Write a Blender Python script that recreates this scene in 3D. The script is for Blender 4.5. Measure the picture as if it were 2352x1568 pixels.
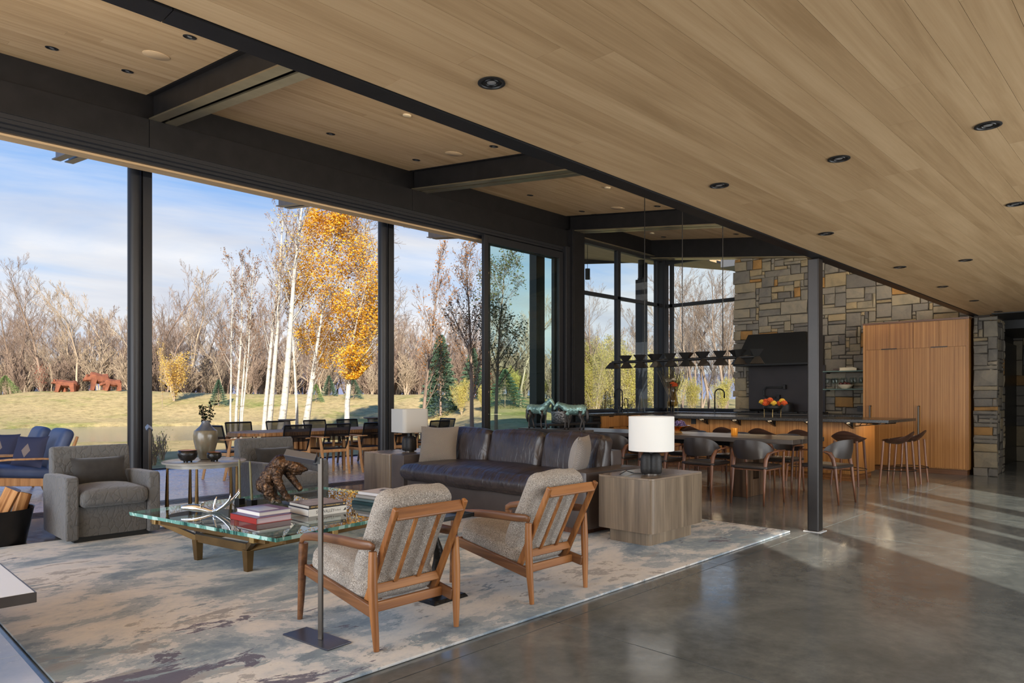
import bpy, math, random
from mathutils import Vector, Matrix, noise

for o in list(bpy.data.objects): bpy.data.objects.remove(o)
S = bpy.context.scene
COL = S.collection
PI = math.pi
V3 = Vector
def lin(c):
    c /= 255.0
    return c/12.92 if c <= .04045 else ((c+.055)/1.055)**2.4
def rgb(r, g, b): return (lin(r), lin(g), lin(b), 1)

# ---------------------------------------------------------------- camera, sky, sun, exposure
AZ = math.atan(.9726)                      # x runs along the window wall, y out through it, z up
cam_d = bpy.data.cameras.new('camera'); cam = bpy.data.objects.new('camera', cam_d); COL.objects.link(cam)
cam.location = (0, 0, 1.28)
cam.rotation_euler = (PI/2, 0, AZ-PI/2)
cam_d.sensor_width = 36; cam_d.lens = 36*1606/2352; cam_d.shift_y = 127/2352
cam_d.clip_end = 600
S.camera = cam
S.view_settings.view_transform = 'Standard'; S.view_settings.look = 'None'
S.view_settings.gamma = 1; S.view_settings.use_curve_mapping = False
S.view_settings.exposure = 0.08

W = bpy.data.worlds.new('sky'); S.world = W; W.use_nodes = True
def nn(nt, t, **k):
    n = nt.nodes.new(t)
    for a, b in k.items(): setattr(n, a, b)
    return n
def ramp(nt, stops, interp='LINEAR'):
    r = nn(nt, 'ShaderNodeValToRGB'); r.color_ramp.interpolation = interp
    e = r.color_ramp.elements
    while len(e) > 1: e.remove(e[-1])
    e[0].position, e[0].color = stops[0][0], stops[0][1]
    for p, c in stops[1:]:
        x = e.new(p); x.color = c
    return r
def mathn(nt, op, a, b=None, clamp=False):
    m = nn(nt, 'ShaderNodeMath', operation=op, use_clamp=clamp)
    for i, q in enumerate((a, b)):
        if q is None: continue
        if isinstance(q, (int, float)): m.inputs[i].default_value = q
        else: nt.links.new(q, m.inputs[i])
    return m.outputs[0]
def mixc(nt, f, a, b, mode='MIX'):
    m = nn(nt, 'ShaderNodeMix', data_type='RGBA', blend_type=mode)
    for i, q in ((0, f), (6, a), (7, b)):
        if isinstance(q, (int, float, tuple)): m.inputs[i].default_value = q
        else: nt.links.new(q, m.inputs[i])
    return m.outputs[2]
SKY_STRENGTH = 1.0
def build_sky():
    nt = W.node_tree; nt.nodes.clear()
    tc = nn(nt, 'ShaderNodeTexCoord'); sep = nn(nt, 'ShaderNodeSeparateXYZ')
    nt.links.new(tc.outputs['Generated'], sep.inputs[0])
    z = sep.outputs[2]
    blue = ramp(nt, [(0, rgb(226, 234, 246)), (.12, rgb(196, 220, 248)), (.26, rgb(120, 178, 244)), (.5, rgb(84, 146, 232)), (1, rgb(66, 116, 200))])
    nt.links.new(z, blue.inputs[0])
    # cloud deck: direction projected on a plane overhead, streaky noise
    zz = mathn(nt, 'MAXIMUM', z, .03)
    zz = mathn(nt, 'ADD', zz, .12)
    px = mathn(nt, 'DIVIDE', sep.outputs[0], zz); py = mathn(nt, 'DIVIDE', sep.outputs[1], zz)
    cmb = nn(nt, 'ShaderNodeCombineXYZ'); nt.links.new(px, cmb.inputs[0]); nt.links.new(py, cmb.inputs[1])
    mp = nn(nt, 'ShaderNodeMapping'); nt.links.new(cmb.outputs[0], mp.inputs[0])
    mp.inputs['Rotation'].default_value = (0, 0, .55); mp.inputs['Scale'].default_value = (.55, 1.15, 1)
    mp.inputs['Location'].default_value = (1.3, .9, 0)
    n1 = nn(nt, 'ShaderNodeTexNoise'); n1.inputs['Scale'].default_value = .75; n1.inputs['Detail'].default_value = 9
    n1.inputs['Roughness'].default_value = .55; n1.inputs['Distortion'].default_value = .5
    nt.links.new(mp.outputs[0], n1.inputs['Vector'])
    # more cover low down, thinning overhead
    low = nn(nt, 'ShaderNodeMapRange'); nt.links.new(z, low.inputs[0])
    low.inputs[1].default_value = .05; low.inputs[2].default_value = .38; low.inputs[3].default_value = .24; low.inputs[4].default_value = -.15
    cov = mathn(nt, 'ADD', n1.outputs[0], low.outputs[0])
    cr = ramp(nt, [(.44, (0, 0, 0, 1)), (.66, (1, 1, 1, 1))]); nt.links.new(cov, cr.inputs[0])
    n2 = nn(nt, 'ShaderNodeTexNoise'); n2.inputs['Scale'].default_value = 1.1; n2.inputs['Detail'].default_value = 6
    nt.links.new(mp.outputs[0], n2.inputs['Vector'])
    cc = ramp(nt, [(.32, rgb(206, 211, 224)), (.5, rgb(228, 231, 238)), (.66, rgb(248, 248, 250))]); nt.links.new(n2.outputs[0], cc.inputs[0])
    col = mixc(nt, cr.outputs[0], blue.outputs[0], cc.outputs[0])
    # below the horizon: the dull ground of the valley
    gr = ramp(nt, [(.46, (0, 0, 0, 1)), (.5, (1, 1, 1, 1))])
    hz = mathn(nt, 'ADD', z, .5); nt.links.new(hz, gr.inputs[0])
    col = mixc(nt, gr.outputs[0], rgb(140, 128, 108), col)
    bg = nn(nt, 'ShaderNodeBackground'); nt.links.new(col, bg.inputs[0]); bg.inputs[1].default_value = SKY_STRENGTH
    out = nn(nt, 'ShaderNodeOutputWorld'); nt.links.new(bg.outputs[0], out.inputs[0])
build_sky()
def sun():                                   # low autumn sun from behind the camera, through the rear glazing
    d = bpy.data.lights.new('sun', 'SUN'); d.energy = 10.0; d.angle = .012; d.color = (1, .92, .80)
    o = bpy.data.objects.new('sun', d); COL.objects.link(o)
    el = math.radians(19.8); h = V3((-.62, -.785, 0)).normalized()
    dirv = V3((h.x*math.cos(el), h.y*math.cos(el), math.sin(el)))
    o.rotation_euler = dirv.to_track_quat('Z', 'Y').to_euler(); o.location = (-20, -30, 30)
sun()
def area_fill(name, loc, to, sx, sy, power, col):   # added area fill from behind and left of the camera, brightens the room
    d = bpy.data.lights.new(name, 'AREA'); d.shape = 'RECTANGLE'; d.size = sx; d.size_y = sy; d.energy = power; d.color = col
    o = bpy.data.objects.new(name, d); COL.objects.link(o); o.location = loc
    o.rotation_euler = (V3(loc)-V3(to)).to_track_quat('Z', 'Y').to_euler()
area_fill('added_fill_left', (-4.4, 3.6, 2.1), (0, 3.6, 2.9), 9.0, 4.0, 720, (.90, .95, 1))
area_fill('added_fill_rear', (6.4, -2.5, 1.3), (6.4, 0, 1.35), 8.0, 2.4, 300, (.93, .97, 1))

# ---------------------------------------------------------------- mesh kit
class MB:
    def __init__(s, off=(0, 0, 0)):
        s.v = []; s.f = []; s.m = []; s.off = V3(off)
    def add(s, vs, fs, mi=0):
        n = len(s.v); s.v.extend(vs); s.f.extend(tuple(i+n for i in f) for f in fs); s.m.extend([mi]*len(fs)); return s
    def box(s, x0, y0, z0, x1, y1, z1, mi=0):
        x0, x1 = min(x0, x1), max(x0, x1); y0, y1 = min(y0, y1), max(y0, y1); z0, z1 = min(z0, z1), max(z0, z1)
        return s.add([(x0,y0,z0),(x1,y0,z0),(x1,y1,z0),(x0,y1,z0),(x0,y0,z1),(x1,y0,z1),(x1,y1,z1),(x0,y1,z1)],
            [(0,3,2,1),(4,5,6,7),(0,1,5,4),(1,2,6,5),(2,3,7,6),(3,0,4,7)], mi)
    def bar(s, p, q, w, h, up=(0, 0, 1), w2=None, h2=None, mi=0):     # oriented, tapering box from p to q
        p, q = V3(p), V3(q); d = (q-p).normalized(); up = V3(up)
        if abs(d.dot(up)) > .99: up = V3((1, 0, 0))
        a = d.cross(up).normalized(); b = a.cross(d).normalized()
        w2 = w if w2 is None else w2; h2 = h if h2 is None else h2
        vs = []
        for c, ww, hh in ((p, w, h), (q, w2, h2)):
            for i, j in ((-1,-1),(1,-1),(1,1),(-1,1)): vs.append(tuple(c+a*(i*ww/2)+b*(j*hh/2)))
        return s.add(vs, [(3,2,1,0),(4,5,6,7),(0,1,5,4),(1,2,6,5),(2,3,7,6),(3,0,4,7)], mi)
    def tube(s, pts, rad, n=8, cap=True, flat=1.0, up=(0, 0, 1), mi=0, closed=False):
        pts = [V3(p) for p in pts]; k = len(pts)
        if isinstance(rad, (int, float)): rad = [rad]*k
        vs = []; fs = []
        u = None
        for i in range(k):
            if closed: d = pts[(i+1) % k]-pts[i-1]
            else: d = pts[min(i+1, k-1)]-pts[max(i-1, 0)]
            d = d.normalized() if d.length > 1e-9 else V3((0, 0, 1))
            if u is None:
                u = V3(up)
                if abs(u.dot(d)) > .95: u = V3((1, 0, 0)) if abs(d.x) < .9 else V3((0, 1, 0))
            u = (u-d*u.dot(d)).normalized(); w = d.cross(u)
            for j in range(n):
                a = 2*PI*j/n
                vs.append(tuple(pts[i]+(w*math.cos(a)+u*(math.sin(a)*flat))*rad[i]))
        for i in range(k if closed else k-1):
            i2 = (i+1) % k
            for j in range(n):
                fs.append((i*n+j, i*n+(j+1) % n, i2*n+(j+1) % n, i2*n+j))
        if cap and not closed:
            fs.append(tuple(range(n-1, -1, -1))); fs.append(tuple((k-1)*n+j for j in range(n)))
        return s.add(vs, fs, mi)
    def lathe(s, prof, n=24, c=(0, 0, 0), mi=0, sx=1, sy=1):        # profile of (radius, height), bottom to top
        vs = []; fs = []; k = len(prof)
        for r, z in prof:
            for j in range(n):
                a = 2*PI*j/n; vs.append((c[0]+r*math.cos(a)*sx, c[1]+r*math.sin(a)*sy, c[2]+z))
        for i in range(k-1):
            for j in range(n): fs.append((i*n+j, i*n+(j+1) % n, (i+1)*n+(j+1) % n, (i+1)*n+j))
        if prof[0][0] > 1e-5: fs.append(tuple(range(n-1, -1, -1)))
        if prof[-1][0] > 1e-5: fs.append(tuple((k-1)*n+j for j in range(n)))
        return s.add(vs, fs, mi)
    def prism(s, poly, a, b, axis='z', mi=0):                       # polygon pushed along an axis from a to b
        n = len(poly)
        def P(p, t): return (p[0], p[1], t) if axis == 'z' else ((t, p[0], p[1]) if axis == 'x' else (p[0], t, p[1]))
        vs = [P(p, a) for p in poly]+[P(p, b) for p in poly]
        fs = [tuple(range(n-1, -1, -1)), tuple(range(n, 2*n))]+[(i, (i+1) % n, n+(i+1) % n, n+i) for i in range(n)]
        return s.add(vs, fs, mi)
    def ball(s, c, r, n=12, m=8, mi=0):
        if isinstance(r, (int, float)): r = (r, r, r)
        vs = []; fs = []
        for i in range(m+1):
            t = PI*i/m
            for j in range(n):
                a = 2*PI*j/n
                vs.append((c[0]+r[0]*math.sin(t)*math.cos(a), c[1]+r[1]*math.sin(t)*math.sin(a), c[2]-r[2]*math.cos(t)))
        for i in range(m):
            for j in range(n): fs.append((i*n+j, i*n+(j+1) % n, (i+1)*n+(j+1) % n, (i+1)*n+j))
        return s.add(vs, fs, mi)
    def soft(s, c, size, r=.05, puff=0.0, n=8, crown=0.0, wob=0.0, seed=0, mat=None, mi=0):
        """upholstered block: rounded box whose faces bulge (puff) and top crowns; wob adds soft lumps"""
        hx, hy, hz = size[0]/2, size[1]/2, size[2]/2; r = min(r, hx, hy, hz)
        idx = {}; vs = []; fs = []
        def vid(i, j, k):
            key = (i, j, k)
            if key in idx: return idx[key]
            q = []
            for t, h in ((i, hx), (j, hy), (k, hz)):
                a = 2*t/n-1
                q.append(math.copysign(abs(a)**.72, a)*h)
            p = V3(q); inn = V3([max(-h+r, min(h-r, x)) for x, h in zip(q, (hx, hy, hz))])
            d = p-inn
            if d.length > 1e-9: p = inn+d.normalized()*r
            fx, fy, fz = 1-(q[0]/hx)**2, 1-(q[1]/hy)**2, 1-(q[2]/hz)**2
            p.z += math.copysign(1, q[2])*puff*max(0, fx)**.7*max(0, fy)**.7*(abs(q[2])/hz)
            p.y += math.copysign(1, q[1])*puff*.6*max(0, fx)*max(0, fz)*(abs(q[1])/hy)
            p.x += math.copysign(1, q[0])*puff*.6*max(0, fy)*max(0, fz)*(abs(q[0])/hx)
            if crown and q[2] > 0: p.z += crown*max(0, fx)*max(0, fy)
            if wob: p += noise.noise_vector(p*7+V3((seed*3.1, seed, 0)))*wob
            if mat is not None: p = mat @ p
            idx[key] = len(vs); vs.append((p.x+c[0], p.y+c[1], p.z+c[2])); return idx[key]
        for a in range(n):
            for b in range(n):
                fs.append((vid(a,b,0), vid(a,b+1,0), vid(a+1,b+1,0), vid(a+1,b,0)))
                fs.append((vid(a,b,n), vid(a+1,b,n), vid(a+1,b+1,n), vid(a,b+1,n)))
                fs.append((vid(a,0,b), vid(a+1,0,b), vid(a+1,0,b+1), vid(a,0,b+1)))
                fs.append((vid(a,n,b), vid(a,n,b+1), vid(a+1,n,b+1), vid(a+1,n,b)))
                fs.append((vid(0,a,b), vid(0,a,b+1), vid(0,a+1,b+1), vid(0,a+1,b)))
                fs.append((vid(n,a,b), vid(n,a+1,b), vid(n,a+1,b+1), vid(n,a,b+1)))
        return s.add(vs, fs, mi)
    def pillow(s, c, w, h, t, mat=None, n=12, mi=0, seed=0, wob=.004):     # thin-edged throw pillow in its own xz plane, thickness along y
        vs = []; fs = []
        for sd in (1, -1):
            for i in range(n+1):
                for j in range(n+1):
                    a, b = 2*i/n-1, 2*j/n-1
                    k = max(0, (1-abs(a)**2.4))**.55*max(0, (1-abs(b)**2.4))**.55
                    pin = 1-.07*(1-abs(a)**2)*abs(b)**3; pjn = 1-.07*(1-abs(b)**2)*abs(a)**3
                    p = V3((a*w/2*pjn, sd*t/2*k, b*h/2*pin))
                    if wob: p += noise.noise_vector(p*9+V3((seed*5.3, 1, seed)))*wob
                    if mat is not None: p = mat @ p
                    vs.append((p.x+c[0], p.y+c[1], p.z+c[2]))
        N = (n+1)**2
        for sd in (0, 1):
            for i in range(n):
                for j in range(n):
                    q = [sd*N+i*(n+1)+j, sd*N+(i+1)*(n+1)+j, sd*N+(i+1)*(n+1)+j+1, sd*N+i*(n+1)+j+1]
                    fs.append(tuple(q if sd else q[::-1]))
        return s.add(vs, fs, mi)
    def mesh(s, name, mats, smooth=False, ang=35):
        me = bpy.data.meshes.new(name)
        o = s.off
        me.from_pydata([(a[0]-o.x, a[1]-o.y, a[2]-o.z) for a in s.v], [], s.f)
        if not isinstance(mats, (list, tuple)): mats = [mats]
        for m in mats: me.materials.append(m)
        if len(mats) > 1: me.polygons.foreach_set('material_index', s.m)
        if smooth:
            me.polygons.foreach_set('use_smooth', [True]*len(me.polygons))
            if ang: me.set_sharp_from_angle(angle=math.radians(ang))
        me.update()
        return me
    def build(s, name, mats, parent=None, bevel=0, smooth=False, ang=35, sub=0, segs=2, weld=False):
        me = s.mesh(name, mats, smooth, ang)
        return link(name, me, parent, bevel, sub, segs, weld)
def link(name, me, parent=None, bevel=0, sub=0, segs=2, weld=False):
    o = bpy.data.objects.new(name, me); COL.objects.link(o)
    if parent is not None: o.parent = parent
    if weld:
        m = o.modifiers.new('weld', 'WELD'); m.merge_threshold = .0004
    if bevel:
        m = o.modifiers.new('bevel', 'BEVEL'); m.width = bevel; m.segments = segs; m.limit_method = 'ANGLE'; m.angle_limit = math.radians(40)
    if sub:
        m = o.modifiers.new('sub', 'SUBSURF'); m.levels = sub; m.render_levels = sub
    return o
def tag(o, label=None, cat=None, group=None, kind=None):
    if label: o['label'] = label
    if cat: o['category'] = cat
    if group: o['group'] = group
    if kind: o['kind'] = kind
    return o
def thing(name, label, cat, loc=(0, 0, 0), rz=0, group=None):
    o = bpy.data.objects.new(name, None); COL.objects.link(o); o.empty_display_size = .1
    o.location = loc; o.rotation_euler = (0, 0, rz)
    return tag(o, label, cat, group)
def struct(name, mb, m, parent=None, **k):
    o = mb.build(name, m, parent, **k)
    if parent is None: o['kind'] = 'structure'
    return o
KIDS = {}
def dup(root, loc, rz=0, label=None, group=None, scale=None):
    r = root.copy(); COL.objects.link(r); r.location = loc; r.rotation_euler = (0, 0, rz)
    if scale: r.scale = (scale, scale, scale)
    if label: r['label'] = label
    if group: r['group'] = group
    for ch in list(root.children):
        c = ch.copy(); COL.objects.link(c); c.parent = r
        for g in list(ch.children):
            d = g.copy(); COL.objects.link(d); d.parent = c
    return r
def skin(name, joints, edges, mat, parent=None, sub=2, root=0, disp=0, dscale=.05, extra=None):
    """one continuous body grown over a skeleton: joints {key:(x,y,z,r)}"""
    keys = list(joints); ix = {k: i for i, k in enumerate(keys)}
    me = bpy.data.meshes.new(name)
    me.from_pydata([joints[k][:3] for k in keys], [(ix[a], ix[b]) for a, b in edges], [])
    o = bpy.data.objects.new(name, me); COL.objects.link(o)
    if parent is not None: o.parent = parent
    m = o.modifiers.new('skin', 'SKIN'); m.use_smooth_shade = True; m.branch_smoothing = .6
    if not me.skin_vertices: me.skin_vertices.new()
    d = me.skin_vertices[0].data
    for k in keys:
        r = joints[k][3]; r2 = joints[k][4] if len(joints[k]) > 4 else r
        d[ix[k]].radius = (r, r2)
    d[root].use_root = True
    if sub:
        q = o.modifiers.new('sub', 'SUBSURF'); q.levels = sub; q.render_levels = sub
    if disp:
        t = bpy.data.textures.new(name+'_lumps', 'CLOUDS'); t.noise_scale = dscale; t.noise_depth = 3
        q = o.modifiers.new('lumps', 'DISPLACE'); q.texture = t; q.strength = disp; q.mid_level = .5; q.texture_coords = 'LOCAL'
    me.materials.append(mat)
    return o

def blob(name, chains, mat, parent=None, voxel=.006, smooth=6, disp=0, dscale=.03, step=.35, s=1.0):
    """one continuous modelled body: runs of overlapping balls (x, y, z, r) fused by a voxel remesh"""
    mb = MB()
    for ch in chains:
        if len(ch) == 1: mb.ball(ch[0][:3], ch[0][3], 14, 9)
        for a, b in zip(ch, ch[1:]):
            d = (V3(a[:3])-V3(b[:3])).length; n = max(1, int(d/(min(a[3], b[3])*step)))
            for i in range(n+1): t = i/n; mb.ball([a[k]+(b[k]-a[k])*t for k in range(3)], a[3]+(b[3]-a[3])*t, 14, 9)
    o = mb.build(name, mat, parent, smooth=True, ang=0)
    m = o.modifiers.new('fuse', 'REMESH'); m.mode = 'VOXEL'; m.voxel_size = voxel; m.use_smooth_shade = True
    m = o.modifiers.new('soften', 'SMOOTH'); m.factor = .5; m.iterations = smooth
    if disp:
        t = bpy.data.textures.new(name+'_lumps', 'CLOUDS'); t.noise_scale = dscale; t.noise_depth = 2
        q = o.modifiers.new('lumps', 'DISPLACE'); q.texture = t; q.strength = disp; q.mid_level = .5; q.texture_coords = 'LOCAL'
    return o

# ---------------------------------------------------------------- materials
def newmat(name):
    m = bpy.data.materials.new(name); m.use_nodes = True
    nt = m.node_tree; b = nt.nodes['Principled BSDF']
    return m, nt, b
def setp(b, rough=.5, metal=0, spec=.5, **k):
    b.inputs['Roughness'].default_value = rough; b.inputs['Metallic'].default_value = metal
    b.inputs['Specular IOR Level'].default_value = spec
    for a, v in k.items(): b.inputs[a.replace('_', ' ')].default_value = v
def plain(name, c, rough=.5, metal=0, spec=.5, **k):
    m, nt, b = newmat(name); b.inputs['Base Color'].default_value = rgb(*c); setp(b, rough, metal, spec, **k); return m
def coords(nt, scale=(1, 1, 1), rot=(0, 0, 0), rand=False, kind='Object'):
    tc = nn(nt, 'ShaderNodeTexCoord'); mp = nn(nt, 'ShaderNodeMapping')
    nt.links.new(tc.outputs[kind], mp.inputs[0])
    mp.inputs['Scale'].default_value = scale; mp.inputs['Rotation'].default_value = rot
    if rand:
        oi = nn(nt, 'ShaderNodeObjectInfo'); mu = mathn(nt, 'MULTIPLY', oi.outputs['Random'], 57.0)
        cb = nn(nt, 'ShaderNodeCombineXYZ')
        for i in range(3): nt.links.new(mu, cb.inputs[i])
        nt.links.new(cb.outputs[0], mp.inputs['Location'])
        return mp.outputs[0], oi.outputs['Random']
    return mp.outputs[0], None
def tnoise(nt, vec, scale, detail=5, rough=.55, dist=0):
    n = nn(nt, 'ShaderNodeTexNoise'); n.inputs['Scale'].default_value = scale; n.inputs['Detail'].default_value = detail
    n.inputs['Roughness'].default_value = rough; n.inputs['Distortion'].default_value = dist
    if vec is not None: nt.links.new(vec, n.inputs['Vector'])
    return n.outputs[0]
def bump(nt, b, h, strength=.3, dist=.01):
    bp = nn(nt, 'ShaderNodeBump'); bp.inputs['Strength'].default_value = strength; bp.inputs['Distance'].default_value = dist
    nt.links.new(h, bp.inputs['Height']); nt.links.new(bp.outputs[0], b.inputs['Normal'])
def noisy(name, stops, scale=10, detail=5, rough=.5, metal=0, spec=.5, bmp=0, bscale=None, bdist=.005, stretch=(1, 1, 1), rand=False, nrough=.55, **k):
    m, nt, b = newmat(name); vec, rd = coords(nt, stretch, rand=rand)
    f = tnoise(nt, vec, scale, detail, nrough)
    r = ramp(nt, [(p, rgb(*c)) for p, c in stops]); nt.links.new(f, r.inputs[0])
    nt.links.new(r.outputs[0], b.inputs['Base Color']); setp(b, rough, metal, spec, **k)
    if bmp: bump(nt, b, tnoise(nt, vec, bscale or scale*4, 6), bmp, bdist)
    return m
def wood(name, dark, mid, light, axis=0, grain=1.0, rough=.45, spec=.4, var=.25, bmp=.08, bands=14, coat=0, along=.7):
    """timber with fibres and growth bands along one axis; every board shifts with its object's random number"""
    m, nt, b = newmat(name)
    st = [bands*grain]*3; st[axis] = along*grain
    vec, rd = coords(nt, st, rand=True)
    f1 = tnoise(nt, vec, 1.0, 7, .6, .6)
    st2 = [90*grain]*3; st2[axis] = 2.2*grain
    v2, _ = coords(nt, st2)
    f2 = tnoise(nt, v2, 1.0, 4, .6)
    f = mathn(nt, 'ADD', mathn(nt, 'MULTIPLY', f1, .75), mathn(nt, 'MULTIPLY', f2, .25))
    f = mathn(nt, 'ADD', f, mathn(nt, 'MULTIPLY', mathn(nt, 'SUBTRACT', rd, .5), var))
    r = ramp(nt, [(.33, rgb(*dark)), (.5, rgb(*mid)), (.68, rgb(*light))]); nt.links.new(f, r.inputs[0])
    nt.links.new(r.outputs[0], b.inputs['Base Color']); setp(b, rough, 0, spec, Coat_Weight=coat)
    if bmp: bump(nt, b, f2, bmp, .002)
    return m
def glass(name, tint=(245, 250, 248), ior=1.5, rough=0.0):
    m = bpy.data.materials.new(name); m.use_nodes = True; nt = m.node_tree; nt.nodes.clear()
    t = nn(nt, 'ShaderNodeBsdfTransparent'); t.inputs[0].default_value = rgb(*tint)
    g = nn(nt, 'ShaderNodeBsdfGlossy'); g.inputs['Roughness'].default_value = rough
    fr = nn(nt, 'ShaderNodeFresnel'); fr.inputs[0].default_value = ior
    gm = nn(nt, 'ShaderNodeNewGeometry')
    mx = nn(nt, 'ShaderNodeMixShader'); out = nn(nt, 'ShaderNodeOutputMaterial')
    nt.links.new(mathn(nt, 'MULTIPLY', fr.outputs[0], mathn(nt, 'SUBTRACT', 1.0, gm.outputs['Backfacing'])), mx.inputs[0]); nt.links.new(t.outputs[0], mx.inputs[1]); nt.links.new(g.outputs[0], mx.inputs[2])
    nt.links.new(mx.outputs[0], out.inputs[0]); return m
def leafmat(name, cols, trans=.5, rand_obj=False):
    m = bpy.data.materials.new(name); m.use_nodes = True; nt = m.node_tree; nt.nodes.clear()
    g = nn(nt, 'ShaderNodeNewGeometry'); r = ramp(nt, [(i/max(1, len(cols)-1), rgb(*c)) for i, c in enumerate(cols)])
    nt.links.new(g.outputs['Random Per Island'], r.inputs[0])
    d = nn(nt, 'ShaderNodeBsdfDiffuse'); t = nn(nt, 'ShaderNodeBsdfTranslucent')
    nt.links.new(r.outputs[0], d.inputs[0]); nt.links.new(r.outputs[0], t.inputs[0])
    mx = nn(nt, 'ShaderNodeMixShader'); mx.inputs[0].default_value = trans; out = nn(nt, 'ShaderNodeOutputMaterial')
    nt.links.new(d.outputs[0], mx.inputs[1]); nt.links.new(t.outputs[0], mx.inputs[2]); nt.links.new(mx.outputs[0], out.inputs[0]); return m

def concrete(name, stops, r0=.14, r1=.4, coat=.0, spec=.5):
    m, nt, b = newmat(name); vec, rd = coords(nt, (1, 1, 1), kind='Object')
    f = tnoise(nt, vec, 1.3, 10, .68, .4); f2 = tnoise(nt, vec, 9, 8, .7)
    ff = mathn(nt, 'ADD', mathn(nt, 'MULTIPLY', f, .7), mathn(nt, 'MULTIPLY', f2, .3))
    r = ramp(nt, [(p, rgb(*c)) for p, c in stops]); nt.links.new(ff, r.inputs[0])
    nt.links.new(r.outputs[0], b.inputs['Base Color'])
    setp(b, .3, 0, spec, Coat_Weight=coat, Coat_Roughness=.1)
    mr = nn(nt, 'ShaderNodeMapRange'); nt.links.new(f2, mr.inputs[0])
    mr.inputs[1].default_value = .3; mr.inputs[2].default_value = .7; mr.inputs[3].default_value = r0; mr.inputs[4].default_value = r1
    nt.links.new(mr.outputs[0], b.inputs['Roughness'])
    bump(nt, b, f2, .015, .003)
    return m
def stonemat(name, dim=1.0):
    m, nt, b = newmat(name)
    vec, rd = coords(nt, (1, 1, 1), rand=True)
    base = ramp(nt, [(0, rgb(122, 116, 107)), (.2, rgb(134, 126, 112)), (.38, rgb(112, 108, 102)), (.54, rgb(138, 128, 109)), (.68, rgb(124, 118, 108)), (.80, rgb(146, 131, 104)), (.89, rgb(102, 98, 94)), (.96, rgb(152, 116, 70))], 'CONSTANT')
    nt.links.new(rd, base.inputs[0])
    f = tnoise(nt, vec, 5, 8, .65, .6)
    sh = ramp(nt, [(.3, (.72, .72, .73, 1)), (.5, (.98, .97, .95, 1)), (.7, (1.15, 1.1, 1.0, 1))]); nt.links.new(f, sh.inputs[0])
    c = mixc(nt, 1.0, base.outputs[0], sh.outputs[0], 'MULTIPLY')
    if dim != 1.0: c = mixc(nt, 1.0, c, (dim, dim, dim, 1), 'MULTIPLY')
    nt.links.new(c, b.inputs['Base Color']); setp(b, .75, 0, .3)
    bump(nt, b, tnoise(nt, vec, 13, 9, .72), .7, .014)
    return m
MAT = {}
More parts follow.
